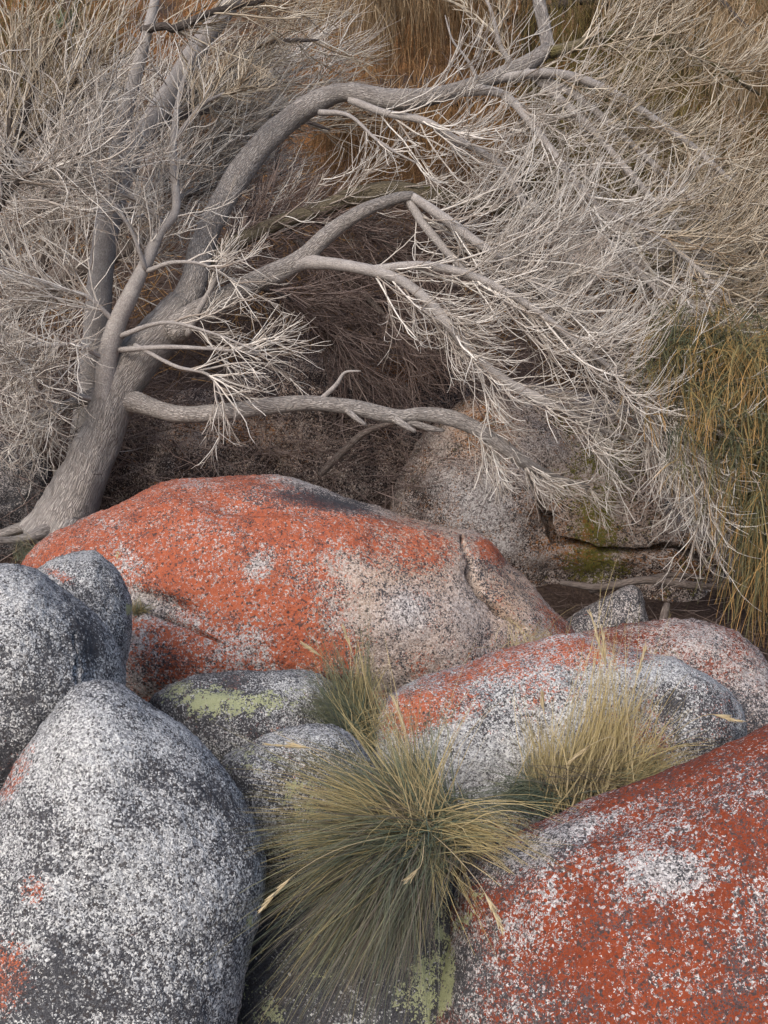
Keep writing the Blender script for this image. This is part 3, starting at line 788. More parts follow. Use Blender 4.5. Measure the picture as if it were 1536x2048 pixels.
MAIN = [
    # name, control points, material, sides, twig settings
    ('leader', [(352, 640, 5.93, 34), (386, 570, 5.95, 27), (406, 485, 6.0, 25), (446, 405, 6.05, 25), (498, 322, 6.1, 25), (560, 255, 6.12, 24), (630, 205, 6.12, 22), (692, 184, 6.1, 19), (780, 200, 6.05, 21), (868, 192, 6.0, 17), (955, 166, 6.0, 15), (1045, 132, 6.0, 17), (1095, 100, 6.05, 16)], BARK_LIMB, 20, None),
    ('limb', [(345, 662, 5.86, 32), (440, 602, 5.77, 24), (525, 556, 5.66, 21), (600, 518, 5.6, 19), (660, 466, 5.55, 16), (722, 424, 5.5, 14), (790, 397, 5.5, 12), (832, 390, 5.5, 8)], BARK_LIMB, 16, None),
    ('limb', [(222, 786, 5.92, 30), (256, 800, 5.87, 25), (304, 815, 5.78, 19), (362, 829, 5.65, 18), (450, 824, 5.55, 17), (540, 812, 5.5, 17), (620, 806, 5.45, 16), (700, 814, 5.42, 16), (790, 832, 5.4, 15), (850, 828, 5.4, 15), (920, 842, 5.4, 16), (990, 880, 5.4, 15), (1050, 925, 5.42, 12), (1110, 955, 5.5, 8), (1180, 975, 5.6, 5)], BARK_LIMB, 14, 'low'),
    ('limb', [(212, 800, 5.85, 24), (214, 730, 5.8, 21), (232, 652, 5.75, 18), (262, 588, 5.7, 16), (291, 528, 5.7, 13), (318, 468, 5.7, 11), (352, 418, 5.72, 9), (346, 330, 5.75, 8), (350, 250, 5.8, 7), (362, 180, 5.85, 5), (395, 90, 5.9, 4)], BARK_PALE, 12, 'upleft'),
    ('branch', [(540, 552, 5.65, 21), (602, 525, 5.60, 18), (645, 526, 5.55, 14), (690, 531, 5.49, 12), (740, 541, 5.42, 12), (795, 558, 5.38, 11), (850, 597, 5.35, 11), (900, 652, 5.3, 11), (950, 712, 5.3, 10), (1010, 762, 5.3, 10), (1090, 802, 5.3, 9), (1170, 842, 5.35, 7), (1270, 885, 5.4, 4)], BARK_PALE, 12, 'drape'),
    ('branch', [(735, 540, 5.42, 9), (850, 531, 5.35, 9), (955, 556, 5.3, 8), (1060, 612, 5.25, 7), (1150, 682, 5.2, 6), (1240, 750, 5.2, 4)], BARK_PALE, 10, 'sweep'),
    ('branch', [(825, 393, 5.5, 9), (880, 430, 5.45, 11), (950, 482, 5.4, 10), (1040, 545, 5.35, 8), (1130, 615, 5.3, 7), (1240, 700, 5.25, 4)], BARK_PALE, 10, 'sweep'),
    ('branch', [(815, 396, 5.52, 9), (850, 452, 5.5, 9), (915, 525, 5.5, 8), (1000, 595, 5.45, 7), (1105, 660, 5.4, 6), (1210, 740, 5.4, 4)], BARK_PALE, 10, 'sweep'),
    ('branch', [(400, 540, 5.98, 17), (455, 497, 6.08, 16), (540, 452, 6.16, 15), (640, 418, 6.2, 15), (710, 392, 6.2, 17), (790, 380, 6.15, 18), (900, 398, 6.1, 16), (1000, 416, 6.1, 13), (1090, 428, 6.1, 12), (1170, 443, 6.05, 11), (1262, 488, 6.0, 11), (1330, 550, 5.95, 9), (1395, 630, 5.9, 5)], BARK_MOSS, 14, 'sweep'),
    ('branch', [(700, 200, 6.08, 8), (770, 226, 5.95, 7), (850, 242, 5.85, 7), (905, 275, 5.8, 7), (990, 322, 5.75, 6), (1040, 392, 5.7, 5), (1100, 460, 5.7, 3)], BARK_PALE, 8, 'sweep'),
    ('branch', [(640, 225, 6.05, 7), (700, 232, 5.9, 4), (760, 285, 5.8, 3), (840, 330, 5.75, 2)], BARK_PALE, 6, 'sparse'),
    ('branch', [(930, 180, 6.0, 12), (1005, 188, 5.9, 9), (1065, 250, 5.8, 8), (1125, 330, 5.7, 7), (1190, 410, 5.6, 6), (1270, 500, 5.6, 4)], BARK_PALE, 10, 'sweep'),
    ('branch', [(985, 158, 6.0, 10), (1100, 146, 5.9, 9), (1200, 172, 5.8, 8), (1300, 232, 5.7, 7), (1400, 305, 5.65, 6), (1500, 400, 5.6, 4)], BARK_PALE, 10, 'sweepw'),
    ('branch', [(1040, 140, 6.0, 9), (1150, 190, 5.9, 8), (1235, 262, 5.8, 7), (1325, 345, 5.75, 6), (1420, 430, 5.7, 5), (1520, 540, 5.7, 3)], BARK_PALE, 10, 'sweepw'),
    ('branch', [(1065, 150, 6.0, 10), (1165, 240, 5.85, 8), (1250, 335, 5.75, 7), (1335, 435, 5.7, 6), (1420, 540, 5.65, 5), (1490, 650, 5.6, 3)], BARK_PALE, 10, 'sweepw'),
    ('branch', [(1100, 105, 6.02, 14), (1150, 92, 6.0, 12), (1195, 75, 6.0, 10), (1290, 72, 5.95, 8), (1400, 112, 5.9, 6), (1520, 190, 5.9, 4)], BARK_MOSS, 10, 'sweepw'),
    ('branch', [(1098, 108, 6.05, 15), (1090, 60, 6.08, 13), (1076, -10, 6.1, 12), (1060, -120, 6.2, 11)], BARK, 12, None),
    ('branch', [(1030, 140, 6.0, 6), (1000, 90, 5.95, 5), (985, 30, 5.9, 4), (960, -30, 5.9, 3)], BARK_PALE, 8, 'sparseup'),
    ('branch', [(960, 170, 6.0, 5), (935, 120, 5.95, 3), (905, 80, 5.9, 2), (890, 30, 5.9, 1.5)], BARK_PALE, 6, None),
    ('branch', [(1200, 420, 5.6, 7), (1310, 470, 5.5, 6), (1410, 550, 5.45, 5), (1500, 650, 5.4, 3)], BARK_PALE, 8, 'sweepw'),
    ('branch', [(1235, 500, 5.6, 7), (1330, 600, 5.5, 6), (1400, 710, 5.45, 5), (1440, 830, 5.4, 3)], BARK_PALE, 8, 'drape2'),
    ('branch', [(1110, 640, 5.35, 6), (1220, 740, 5.25, 5), (1310, 830, 5.2, 4), (1390, 930, 5.2, 3)], BARK_PALE, 8, 'drape2'),
    ('branch', [(1270, 700, 5.3, 6), (1340, 800, 5.2, 5), (1390, 890, 5.15, 4), (1430, 980, 5.1, 3)], BARK_PALE, 8, 'drape2'),
    ('branch', [(1300, 610, 5.45, 6), (1390, 720, 5.35, 5), (1440, 830, 5.25, 4), (1450, 920, 5.2, 3)], BARK_PALE, 8, 'drape2'),
    ('branch', [(240, 672, 5.75, 6), (330, 645, 5.6, 4), (430, 668, 5.5, 3), (520, 705, 5.45, 2)], BARK_PALE, 6, 'thinr'),
    ('branch', [(240, 700, 5.75, 6), (340, 694, 5.55, 5), (450, 700, 5.5, 3), (555, 712, 5.5, 2)], BARK_PALE, 6, 'thinr'),
    ('branch', [(270, 690, 5.7, 5), (350, 732, 5.5, 4), (420, 752, 5.45, 3), (452, 815, 5.4, 2)], BARK_PALE, 6, 'thinr'),
    ('branch', [(375, 670, 5.8, 7), (398, 620, 5.7, 6), (425, 572, 5.65, 5), (440, 545, 5.6, 4), (480, 490, 5.6, 2)], BARK_PALE, 8, 'thinup'),
    ('branch', [(291, 540, 5.68, 6), (262, 460, 5.6, 4), (215, 390, 5.55, 3.5), (175, 345, 5.55, 3), (130, 318, 5.5, 2)], BARK_PALE, 6, 'sparsel'),
    ('branch', [(295, 542, 5.68, 5), (345, 525, 5.6, 4), (410, 530, 5.55, 3), (480, 570, 5.5, 2)], BARK_PALE, 6, 'thinr'),
    ('branch', [(640, 800, 5.44, 6), (672, 770, 5.4, 5), (690, 745, 5.4, 3), (722, 742, 5.38, 2)], BARK_PALE, 6, None),
    ('stub', [(695, 820, 5.4, 7), (712, 836, 5.36, 6), (732, 850, 5.33, 4)], BARK_LIMB, 8, None),
    ('stub', [(790, 838, 5.38, 9), (812, 852, 5.33, 7), (832, 864, 5.3, 4)], BARK_LIMB, 8, None),
    ('stub', [(815, 842, 5.4, 8), (858, 856, 5.40, 7), (890, 861, 5.41, 3)], BARK_LIMB, 8, None),
    ('branch', [(200, 785, 5.9, 14), (150, 805, 6.0, 12), (80, 832, 6.1, 11), (0, 840, 6.2, 9), (-60, 850, 6.2, 7)], BARK, 10, 'lowleft'),
    ('branch', [(190, 800, 5.85, 6), (120, 780, 5.7, 4), (60, 750, 5.6, 3), (-20, 740, 5.6, 2)], BARK_PALE, 6, 'lowleft'),
    ('branch', [(215, 720, 5.8, 6), (150, 690, 5.65, 4), (80, 690, 5.6, 3), (0, 660, 5.6, 2)], BARK_PALE, 6, 'lowleft'),
    ('branch', [(235, 650, 5.75, 6), (170, 590, 5.65, 4), (90, 570, 5.6, 3), (10, 510, 5.6, 2)], BARK_PALE, 6, 'left'),
    ('branch', [(330, 450, 5.7, 5), (270, 400, 5.65, 4), (190, 380, 5.6, 3), (90, 340, 5.6, 2)], BARK_PALE, 6, 'left'),
    ('branch', [(350, 330, 6.6, 5), (420, 270, 7.0, 4), (500, 190, 7.3, 3), (620, 130, 7.5, 2)], BARK_PALE, 6, 'broom'),
    ('branch', [(350, 400, 6.6, 5), (430, 350, 7.0, 4), (520, 250, 7.3, 3), (640, 190, 7.4, 2)], BARK_PALE, 6, 'broom'),
    ('branch', [(348, 280, 5.78, 5), (400, 215, 5.8, 4), (440, 190, 5.8, 3), (480, 180, 5.8, 2)], BARK_PALE, 6, 'sparseup'),
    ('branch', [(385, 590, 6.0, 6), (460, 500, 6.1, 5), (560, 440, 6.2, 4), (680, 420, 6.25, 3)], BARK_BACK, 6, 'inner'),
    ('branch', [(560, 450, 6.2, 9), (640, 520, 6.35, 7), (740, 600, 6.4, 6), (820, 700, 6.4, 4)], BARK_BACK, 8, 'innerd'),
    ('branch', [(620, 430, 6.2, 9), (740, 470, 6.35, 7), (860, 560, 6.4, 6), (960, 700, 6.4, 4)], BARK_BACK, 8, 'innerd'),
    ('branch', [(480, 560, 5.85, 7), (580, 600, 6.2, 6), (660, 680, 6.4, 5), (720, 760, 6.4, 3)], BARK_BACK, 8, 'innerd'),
]
# settings: n2, n3, n4, L2, L3, L4 (metres), trop, bend, angle, material, extra
SET = {
    'sweep': (28, 200, 480, 0.58, 0.38, 0.21, RD * 0.55, V(0.3, 1.0, -0.2), 42, TWIG, {'jit': 0.14}),
    'sweepw': (28, 210, 520, 0.52, 0.34, 0.19, RD * 0.5, V(0.3, 1.0, -0.2), 44, TWIG_WARM, {'jit': 0.14}),
    'drape': (38, 230, 520, 0.36, 0.26, 0.16, RD * 0.5 + DN * 0.35, V(0.2, 0.45, -0.2), 38, TWIG, {'tmin': 0.3}),
    'drape2': (30, 220, 520, 0.42, 0.32, 0.20, DN * 0.6 + R_ * 0.25, V(0.2, 0.4, -0.1), 36, TWIG, {}),
    'low': (16, 110, 300, 0.26, 0.18, 0.11, DN * 0.8, V(0.2, 0.2, -0.2), 38, TWIG, {'tmin': 0.70}),
    'upleft': (26, 130, 230, 0.34, 0.25, 0.15, UP * 0.25 + V(0, 0, -0.15), V(0.0, 0.4, -0.2), 50, TWIG, {'tmin': 0.30}),
    'sparse': (7, 26, 40, 0.2, 0.14, 0.09, RD * 0.5, V(0.1, 0.2, -0.1), 40, TWIG, {}),
    'sparsel': (7, 22, 30, 0.12, 0.1, 0.07, UP * 0.4, V(0, 0.3, 0), 40, TWIG, {}),
    'sparseup': (14, 90, 180, 0.25, 0.16, 0.1, UP * 0.6, V(-0.1, 0.3, 0), 40, TWIG_WARM, {}),
    'thinr': (9, 42, 70, 0.30, 0.20, 0.12, R_ * 0.45, V(0.1, 0.0, -0.1), 34, TWIG, {'tmin': 0.35}),
    'thinup': (9, 50, 80, 0.2, 0.14, 0.09, UR * 0.4, V(0.1, 0.3, 0), 36, TWIG, {}),
    'lowleft': (24, 170, 380, 0.38, 0.28, 0.17, LD * 0.45 + DN * 0.2, V(0.35, 0.35, -0.1), 45, TWIG, {'jit': 0.17}),
    'left': (26, 150, 280, 0.46, 0.34, 0.21, LF * 0.4, V(-0.1, 0.5, -0.1), 42, TWIG, {'jit': 0.12}),
    'broom': (30, 230, 560, 0.52, 0.36, 0.21, UR * 0.6, V(0.3, 0.25, 0), 32, TWIG, {}),
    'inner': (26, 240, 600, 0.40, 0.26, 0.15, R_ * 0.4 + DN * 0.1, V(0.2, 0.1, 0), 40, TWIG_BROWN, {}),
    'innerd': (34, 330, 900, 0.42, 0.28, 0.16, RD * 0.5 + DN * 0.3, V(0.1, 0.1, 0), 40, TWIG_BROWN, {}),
}


def build_limbs(root, rows, settings):
    for i, (nm, pts, mat, sides, st) in enumerate(rows):
        o, path, rad = limb(nm, pts, mat, root, sides, 0.05, seed=10 + i)
        if st:
            n2, n3, n4, L2, L3, L4, trop, bend, ang, tm, ex = settings[st]
            foliate(o, path, n2, n3, n4, L2, L3, L4, trop, bend, ang, tm, **ex)


build_limbs(TREE, MAIN, SET)

# --- trees on the slope behind
def back_tree(name, label, loc, rows, settings=SET, group=None):
    t = empty(name, loc)
    tag(t, label, 'tree', group)
    build_limbs(t, rows, settings)
    return t


SET.update({
    'bup': (30, 190, 360, 0.60, 0.44, 0.26, UR * 0.45 + UP * 0.15, V(0.25, 0.3, 0), 36, TWIG, {}),
    'bupw': (22, 140, 330, 0.48, 0.34, 0.2, UR * 0.45 + V(0, 0, 0.25), V(0.3, 0.2, 0.2), 38, TWIG_WARM, {}),
    'bleft': (32, 200, 400, 0.56, 0.40, 0.24, V(0.1, 0.1, -0.1), V(0.1, 0.5, 0), 48, TWIG, {'jit': 0.16}),
    'bdark': (20, 110, 200, 0.40, 0.28, 0.17, UP * 0.5, V(0.2, 0.2, 0), 34, TWIG_WARM, {}),
    'bdn': (34, 300, 800, 0.46, 0.3, 0.18, DN * 0.35 + LF * 0.2, V(0.2, 0.3, 0), 46, TWIG_BROWN, {'jit': 0.16}),
})
back_tree('back_tree', 'leaning thin grey tree on the slope behind the big dead tree', P(-90, 740, 7.2), [
    ('trunk', [(-90, 745, 7.2, 34), (0, 640, 7.1, 27), (70, 592, 7.05, 24), (140, 545, 7.0, 22), (240, 505, 7.0, 14), (330, 440, 7.0, 9), (430, 340, 7.05, 5)], BARK_BACK, 14, 'bleft'),
    ('branch', [(40, 615, 7.05, 16), (80, 530, 7.0, 14), (112, 425, 7.0, 12), (160, 340, 7.0, 9), (240, 270, 7.0, 6), (330, 210, 7.0, 4)], BARK_BACK, 10, 'bup'),
    ('branch', [(100, 460, 7.0, 9), (90, 380, 6.9, 7), (130, 290, 6.9, 5), (220, 200, 6.9, 4)], BARK_BACK, 8, 'bup'),
    ('branch', [(190, 520, 7.0, 8), (260, 440, 6.95, 6), (340, 400, 6.9, 5), (450, 380, 6.9, 3)], BARK_BACK, 8, 'bleft'),
    ('branch', [(20, 640, 7.1, 9), (60, 700, 6.9, 7), (130, 740, 6.8, 5), (200, 800, 6.8, 3)], BARK_BACK, 8, 'bdn'),
    ('branch', [(-20, 660, 7.1, 9), (0, 740, 6.8, 7), (40, 820, 6.7, 5), (70, 900, 6.7, 3)], BARK_BACK, 8, 'bdn'),
    ('branch', [(0, 650, 7.1, 8), (-10, 540, 7.0, 6), (30, 470, 6.9, 5), (100, 400, 6.9, 3)], BARK_BACK, 8, 'bleft'),
])
back_tree('back_tree', 'pale forked tree trunk rising diagonally up the slope beyond the dead tree', P(150, 985, 6.6), [
    ('trunk', [(150, 985, 6.6, 34), (170, 880, 6.5, 30), (184, 770, 6.4, 28), (195, 640, 6.28, 26), (205, 520, 6.25, 24), (225, 410, 6.25, 23), (262, 310, 6.30, 22), (330, 200, 6.35, 21), (400, 90, 6.40, 20), (470, -10, 6.45, 19), (560, -150, 6.55, 16)], BARK_PALE, 16, None),
    ('branch', [(222, 400, 6.25, 17), (232, 310, 6.15, 15), (255, 215, 6.10, 13), (285, 100, 6.05, 11), (310, 0, 6.05, 9), (320, -100, 6.05, 7)], BARK_PALE, 12, None),
    ('branch', [(285, 60, 6.05, 8), (330, 52, 5.95, 8), (352, 56, 5.95, 8), (430, 22, 5.95, 6), (530, 2, 5.95, 4)], BARK_DARK, 8, 'bupw'),
    ('branch', [(250, 330, 6.3, 9), (330, 250, 6.6, 7), (400, 200, 6.8, 6), (520, 140, 6.9, 4)], BARK_BACK, 8, 'bupw'),
    ('branch', [(210, 470, 6.3, 9), (280, 400, 6.6, 7), (370, 330, 6.8, 6), (470, 270, 6.9, 4)], BARK_BACK, 8, 'bup'),
    ('branch', [(300, 250, 6.3, 8), (420, 220, 6.7, 7), (540, 220, 7.0, 5), (660, 260, 7.1, 3)], BARK_BACK, 8, 'bupw'),
    ('branch', [(330, 200, 6.4, 8), (420, 170, 6.7, 6), (520, 90, 6.9, 5), (640, 80, 7.0, 3)], BARK_BACK, 8, 'bupw'),
])
back_tree('back_tree', 'dark crooked sapling with upswept bare twigs at the edge of the slope', P(-40, 560, 5.6), [
    ('trunk', [(-40, 565, 5.6, 14), (-10, 420, 5.6, 12), (30, 300, 5.6, 10), (55, 210, 5.6, 8), (85, 130, 5.6, 6), (130, 60, 5.6, 3)], BARK_DARK, 10, 'bdark'),
    ('branch', [(25, 310, 5.6, 8), (90, 250, 5.55, 6), (150, 160, 5.5, 5), (190, 90, 5.5, 3)], BARK_DARK, 8, 'bdark'),
    ('branch', [(-15, 430, 5.6, 8), (40, 360, 5.5, 6), (100, 330, 5.5, 5), (180, 300, 5.5, 3)], BARK_DARK, 8, 'bleft'),
    ('branch', [(0, 380, 5.6, 7), (20, 250, 5.5, 5), (10, 150, 5.5, 4), (30, 90, 5.5, 2)], BARK_DARK, 8, 'bdark'),
])

# --- hanging foliage of living trees
HANG_TAN = strand_material('tan_needles', [(0.0, (0.12, 0.075, 0.04)), (0.5, (0.30, 0.21, 0.12)), (1.0, (0.50, 0.40, 0.27))], rough=0.8)
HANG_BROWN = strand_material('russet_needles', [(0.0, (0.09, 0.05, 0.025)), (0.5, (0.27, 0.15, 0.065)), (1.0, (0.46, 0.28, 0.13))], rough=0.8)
HANG_OLIVE = strand_material('olive_needles', [(0.0, (0.035, 0.03, 0.012)), (0.5, (0.10, 0.085, 0.03)), (1.0, (0.24, 0.17, 0.06))], rough=0.8)
HANG_GREEN = strand_material('green_needles', [(0.0, (0.03, 0.042, 0.03)), (0.5, (0.125, 0.13, 0.075)), (0.7, (0.22, 0.18, 0.08)), (1.0, (0.36, 0.21, 0.07))],
                             [(0.0, (0.05, 0.065, 0.042)), (0.4, (0.18, 0.165, 0.08)), (0.58, (0.36, 0.225, 0.09)), (1.0, (0.54, 0.32, 0.13))])


def hang(lo, path, n, length, mat, spread=0.10, lean=(0, 0, 0), K=5, r=0.0016, wav=0.10, clump=9, lvar=0.5):
    """needle strands drooping in clumps from a branch"""
    c = rng.integers(0, max(1, n // clump), n)
    nc = c.max() + 1
    ct = rng.uniform(0.02, 1, nc) * (len(path) - 1)
    k = np.minimum(ct.astype(int), len(path) - 2); f = (ct - k)[:, None]
    cp = path[k] * (1 - f) + path[k + 1] * f + rng.normal(size=(nc, 3)) * spread
    cl = length * rng.uniform(1 - lvar, 1 + lvar * 0.6, nc)
    cd = rng.normal(size=(nc, 3)) * 0.16
    p0 = cp[c] + rng.normal(size=(n, 3)) * 0.012
    d = unit(np.array([0, 0, -1.0]) * 0.5 + rng.normal(size=(n, 3)) * 0.45 + np.asarray(lean) + cd[c])
    out = np.empty((n, K, 3)); out[:, 0] = p0
    L = cl[c] * rng.uniform(0.6, 1.1, n)
    for s in range(1, K):
        d = unit(d + np.array([0, 0, -0.75]) + np.asarray(lean) * 0.5 + cd[c] * 0.4 + rng.normal(size=(n, 3)) * wav)
        out[:, s] = out[:, s - 1] + d * (L / (K - 1))[:, None]
    rn = np.clip(rng.uniform(0, 1, nc)[c] * 0.6 + rng.uniform(0, 0.4, n), 0, 1)
    v, q = ribbons(out, taper(n, K, r * 1.15, r * 0.6))
    o = mesh_obj('needles', v, q, mat, lo, attrs={'rnd': np.repeat(rn, K * 2), 'u': np.tile(np.repeat(np.linspace(0, 1, K), 2), n)})
    o['kind'] = 'stuff'
    return o


def hanging_tree(name, label, loc, rows):
    t = empty(name, loc); tag(t, label, 'tree')
    for i, (nm, pts, mat, sides, h) in enumerate(rows):
        o, path, rad = limb(nm, pts, mat, t, sides, 0.06, seed=60 + i)
        for a_ in (h or []): hang(o, path, *a_[:3], **(a_[3] if len(a_) > 3 else {}))
    return t


hanging_tree('weeping_tree', 'dark trunked tree on the slope with tan needles hanging in curtains', P(1045, 420, 9.2), [
    ('trunk', [(1045, 425, 9.2, 26), (1050, 280, 9.2, 24), (1056, 150, 9.2, 23), (1062, 20, 9.2, 22), (1080, -150, 9.2, 20), (1090, -330, 9.2, 14)], BARK_DARK, 14, None),
    ('branch', [(1070, -60, 9.2, 12), (960, -110, 8.8, 9), (840, -90, 8.4, 7), (720, -60, 8.2, 5), (620, -50, 8.1, 3)], BARK_DARK, 8, [(2600, 0.55, HANG_TAN, {'spread': 0.16})]),
    ('branch', [(1060, 60, 9.2, 10), (960, 0, 9.0, 8), (840, -10, 8.9, 6), (720, 20, 8.8, 4)], BARK_DARK, 8, [(2600, 0.6, HANG_BROWN, {'spread': 0.2})]),
    ('branch', [(1075, -100, 9.2, 12), (1200, -130, 8.6, 9), (1330, -110, 8.2, 7), (1450, -90, 8.0, 5), (1560, -60, 7.9, 3)], BARK_DARK, 8, [(2200, 0.5, HANG_TAN, {'spread': 0.16})]),
    ('branch', [(1062, 30, 9.2, 10), (1180, 0, 8.9, 8), (1320, 30, 8.7, 6), (1480, 60, 8.5, 4), (1580, 110, 8.4, 3)], BARK_DARK, 8, [(3000, 0.8, HANG_OLIVE, {'spread': 0.28})]),
    ('branch', [(1060, 180, 9.2, 10), (1180, 170, 8.6, 8), (1320, 230, 8.2, 6), (1440, 330, 7.9, 4), (1560, 430, 7.8, 3)], BARK_DARK, 8, [(3400, 0.8, HANG_OLIVE, {'spread': 0.30})]),
    ('branch', [(1052, 230, 9.2, 9), (960, 200, 8.6, 7), (860, 220, 8.2, 6), (740, 230, 8.0, 4), (640, 240, 8.0, 3)], BARK_DARK, 8, [(3000, 0.55, HANG_BROWN, {'spread': 0.16})]),
    ('branch', [(1400, -50, 8.0, 6), (1460, 20, 7.4, 5), (1500, 60, 7.2, 4), (1550, 90, 7.1, 3)], BARK_DARK, 8, [(700, 0.6, HANG_TAN, {'spread': 0.10})]),
])
hanging_tree('weeping_sheoak', 'weeping green and rust needled tree hanging beside the mossy outcrop', P(1600, 1330, 5.3), [
    ('trunk', [(1610, 1330, 5.35, 26), (1600, 1150, 5.35, 23), (1580, 980, 5.35, 20), (1590, 800, 5.35, 15), (1620, 640, 5.4, 9)], BARK_DARK, 12, None),
    ('branch', [(1590, 820, 5.35, 9), (1510, 730, 5.25, 7), (1420, 690, 5.2, 5), (1330, 705, 5.15, 3)], BARK_DARK, 8, [(2300, 0.20, HANG_GREEN, {'spread': 0.09, 'lean': V(-0.1, 0.55, -0.1), 'wav': 0.3}), (1900, 0.30, HANG_GREEN, {'spread': 0.10, 'lean': V(0.1, 0.1, -0.1), 'wav': 0.22})]),
    ('branch', [(1605, 880, 5.35, 9), (1550, 800, 5.15, 7), (1480, 765, 5.05, 5), (1410, 785, 5.0, 3)], BARK_DARK, 8, [(1900, 0.27, HANG_GREEN, {'spread': 0.10, 'lean': V(-0.05, 0.3, -0.15), 'wav': 0.26})]),
    ('branch', [(1622, 930, 5.35, 9), (1580, 870, 5.1, 7), (1520, 850, 5.0, 5), (1465, 870, 4.95, 3)], BARK_DARK, 8, [(1700, 0.32, HANG_GREEN, {'spread': 0.10, 'lean': V(-0.03, 0.15, -0.1), 'wav': 0.22})]),
    ('branch', [(1643, 1000, 5.35, 9), (1605, 940, 5.1, 7), (1555, 930, 5.0, 5), (1510, 960, 4.95, 3)], BARK_DARK, 8, [(1500, 0.36, HANG_GREEN, {'spread': 0.10, 'lean': V(0.0, 0.05, -0.1), 'wav': 0.2})]),
    ('branch', [(1650, 1080, 5.35, 9), (1610, 1030, 5.1, 7), (1570, 1030, 5.0, 5), (1535, 1060, 4.95, 3)], BARK_DARK, 8, [(1600, 0.45, HANG_GREEN, {'spread': 0.10, 'wav': 0.2})]),
])
hanging_tree('olive_bush', 'olive brown drooping bush at the top of the slope beside the crooked sapling', P(40, 520, 10.2), [
    ('trunk', [(40, 525, 10.2, 12), (50, 380, 10.2, 10), (40, 240, 10.2, 8), (60, 90, 10.2, 5), (70, -60, 10.2, 3)], BARK_DARK, 8, [(1500, 0.5, HANG_OLIVE, {'spread': 0.4})]),
    ('branch', [(45, 250, 10.2, 6), (-20, 130, 10.0, 5), (-80, 60, 10, 3)], BARK_DARK, 6, [(900, 0.6, HANG_OLIVE, {'spread': 0.35})]),
    ('branch', [(45, 200, 10.2, 6), (110, 60, 10.0, 5), (190, -30, 10, 3)], BARK_DARK, 6, [(1300, 0.6, HANG_OLIVE, {'spread': 0.35})]),
])

# ------------------------------------------------------------------ grass tussocks
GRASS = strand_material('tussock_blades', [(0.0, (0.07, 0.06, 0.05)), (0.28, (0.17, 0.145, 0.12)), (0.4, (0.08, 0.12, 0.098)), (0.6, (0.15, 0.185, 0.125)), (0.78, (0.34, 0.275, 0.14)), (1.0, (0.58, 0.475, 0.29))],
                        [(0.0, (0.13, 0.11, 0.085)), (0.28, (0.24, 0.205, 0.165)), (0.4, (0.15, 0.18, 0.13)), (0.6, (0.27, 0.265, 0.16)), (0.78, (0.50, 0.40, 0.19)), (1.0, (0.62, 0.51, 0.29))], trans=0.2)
SEED = strand_material('seed_heads', [(0.0, (0.42, 0.33, 0.19)), (1.0, (0.66, 0.55, 0.36))])


def tussock(name, label, root, lobes, stalks=(), width=0.00140, rootr=0.04, group=None, cat='grass tussock'):
    """root: (px,py,d) or two of them; a lobe: n, end px, py, spread x, y, end depth, its spread, lift in metres, colour range"""
    rts = np.array(root, float).reshape(-1, 3)
    base = P(*rts.mean(0))
    t = empty(name, base); tag(t, label, cat, group)
    vs, qs, rn, uu, off = [], [], [], [], 0
    for lb in lobes:
        n, ex, ey, sx, sy, d, sdp, lift, c0, c1 = lb[:10]
        f0, f1 = lb[10] if len(lb) > 10 else (0, 1)
        a_ = rng.uniform(f0, f1, n)[:, None]
        rr = rts[0] * (1 - a_) + rts[-1] * a_
        p0 = P(rr[:, 0], rr[:, 1], rr[:, 2]) + rng.normal(size=(n, 3)) * rootr * np.array([1, 1, 0.5])
        nl = max(3, n // 13); lk = rng.integers(0, nl, n)                # blades hang together in locks
        lenf = np.sqrt(rng.uniform(0.15, 1.25, nl))[lk] * rng.uniform(0.62, 1.22, n)
        lx, ly_, ld = rng.normal(size=nl) * sx * 1.15, rng.normal(size=nl) * sy * 1.15, rng.normal(size=nl) * sdp
        e = P(ex + lx[lk] + rng.normal(size=n) * sx * 0.28, ey + ly_[lk] + rng.normal(size=n) * sy * 0.28, d + ld[lk] + rng.normal(size=n) * sdp * 0.4)
        p2 = p0 + (e - p0) * lenf[:, None]
        p1 = p0 + (p2 - p0) * 0.42 + np.array([0, 0, 1.0]) * (lift * lenf * rng.uniform(0.4, 1.7, nl)[lk] * rng.uniform(0.8, 1.2, n))[:, None] + rng.normal(size=(n, 3)) * 0.02
        tone = np.clip(rng.uniform(c0, c1, nl)[lk] * 0.6 + rng.uniform(c0, c1, n) * 0.4, 0, 1)
        K = 8
        s = np.linspace(0, 1, K)[None, :, None]
        path = (1 - s) ** 2 * p0[:, None] + 2 * s * (1 - s) * p1[:, None] + s ** 2 * p2[:, None]
        path = path + np.cumsum(rng.normal(size=path.shape) * 0.0022, 1)
        w = np.linspace(1, 0.15, K)[None, :] * width * rng.uniform(0.6, 1.4, (n, 1))
        v, q = ribbons(path, w)
        vs.append(v); qs.append(q + off); off += len(v)
        rn.append(np.repeat(tone, K * 2)); uu.append(np.tile(np.repeat(np.linspace(0, 1, K), 2), n))
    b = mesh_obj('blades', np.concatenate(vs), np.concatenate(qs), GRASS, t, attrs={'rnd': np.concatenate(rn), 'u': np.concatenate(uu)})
    b['kind'] = 'stuff'
    for st in stalks:
        c = catmull(np.array(st, float), 12)
        path = P(c[:, 0], c[:, 1], c[:, 2])
        g = [(path[None], np.linspace(0.0013, 0.0008, 12)[None], 3)]
        h = grow(path[None, 8:], 34, 0.035, 14, unit(path[-1] - path[-3]) * 0.8, V(0, 0, 0), 4, 0.05, 0, 1, 1)
        g.append((h, np.repeat(np.array([[0.0008, 0.0019, 0.0016, 0.0004]]), 34, 0), 3))
        so = twig_part(t, g, SEED, 'seed_stalk')
        del so['kind']
    return t


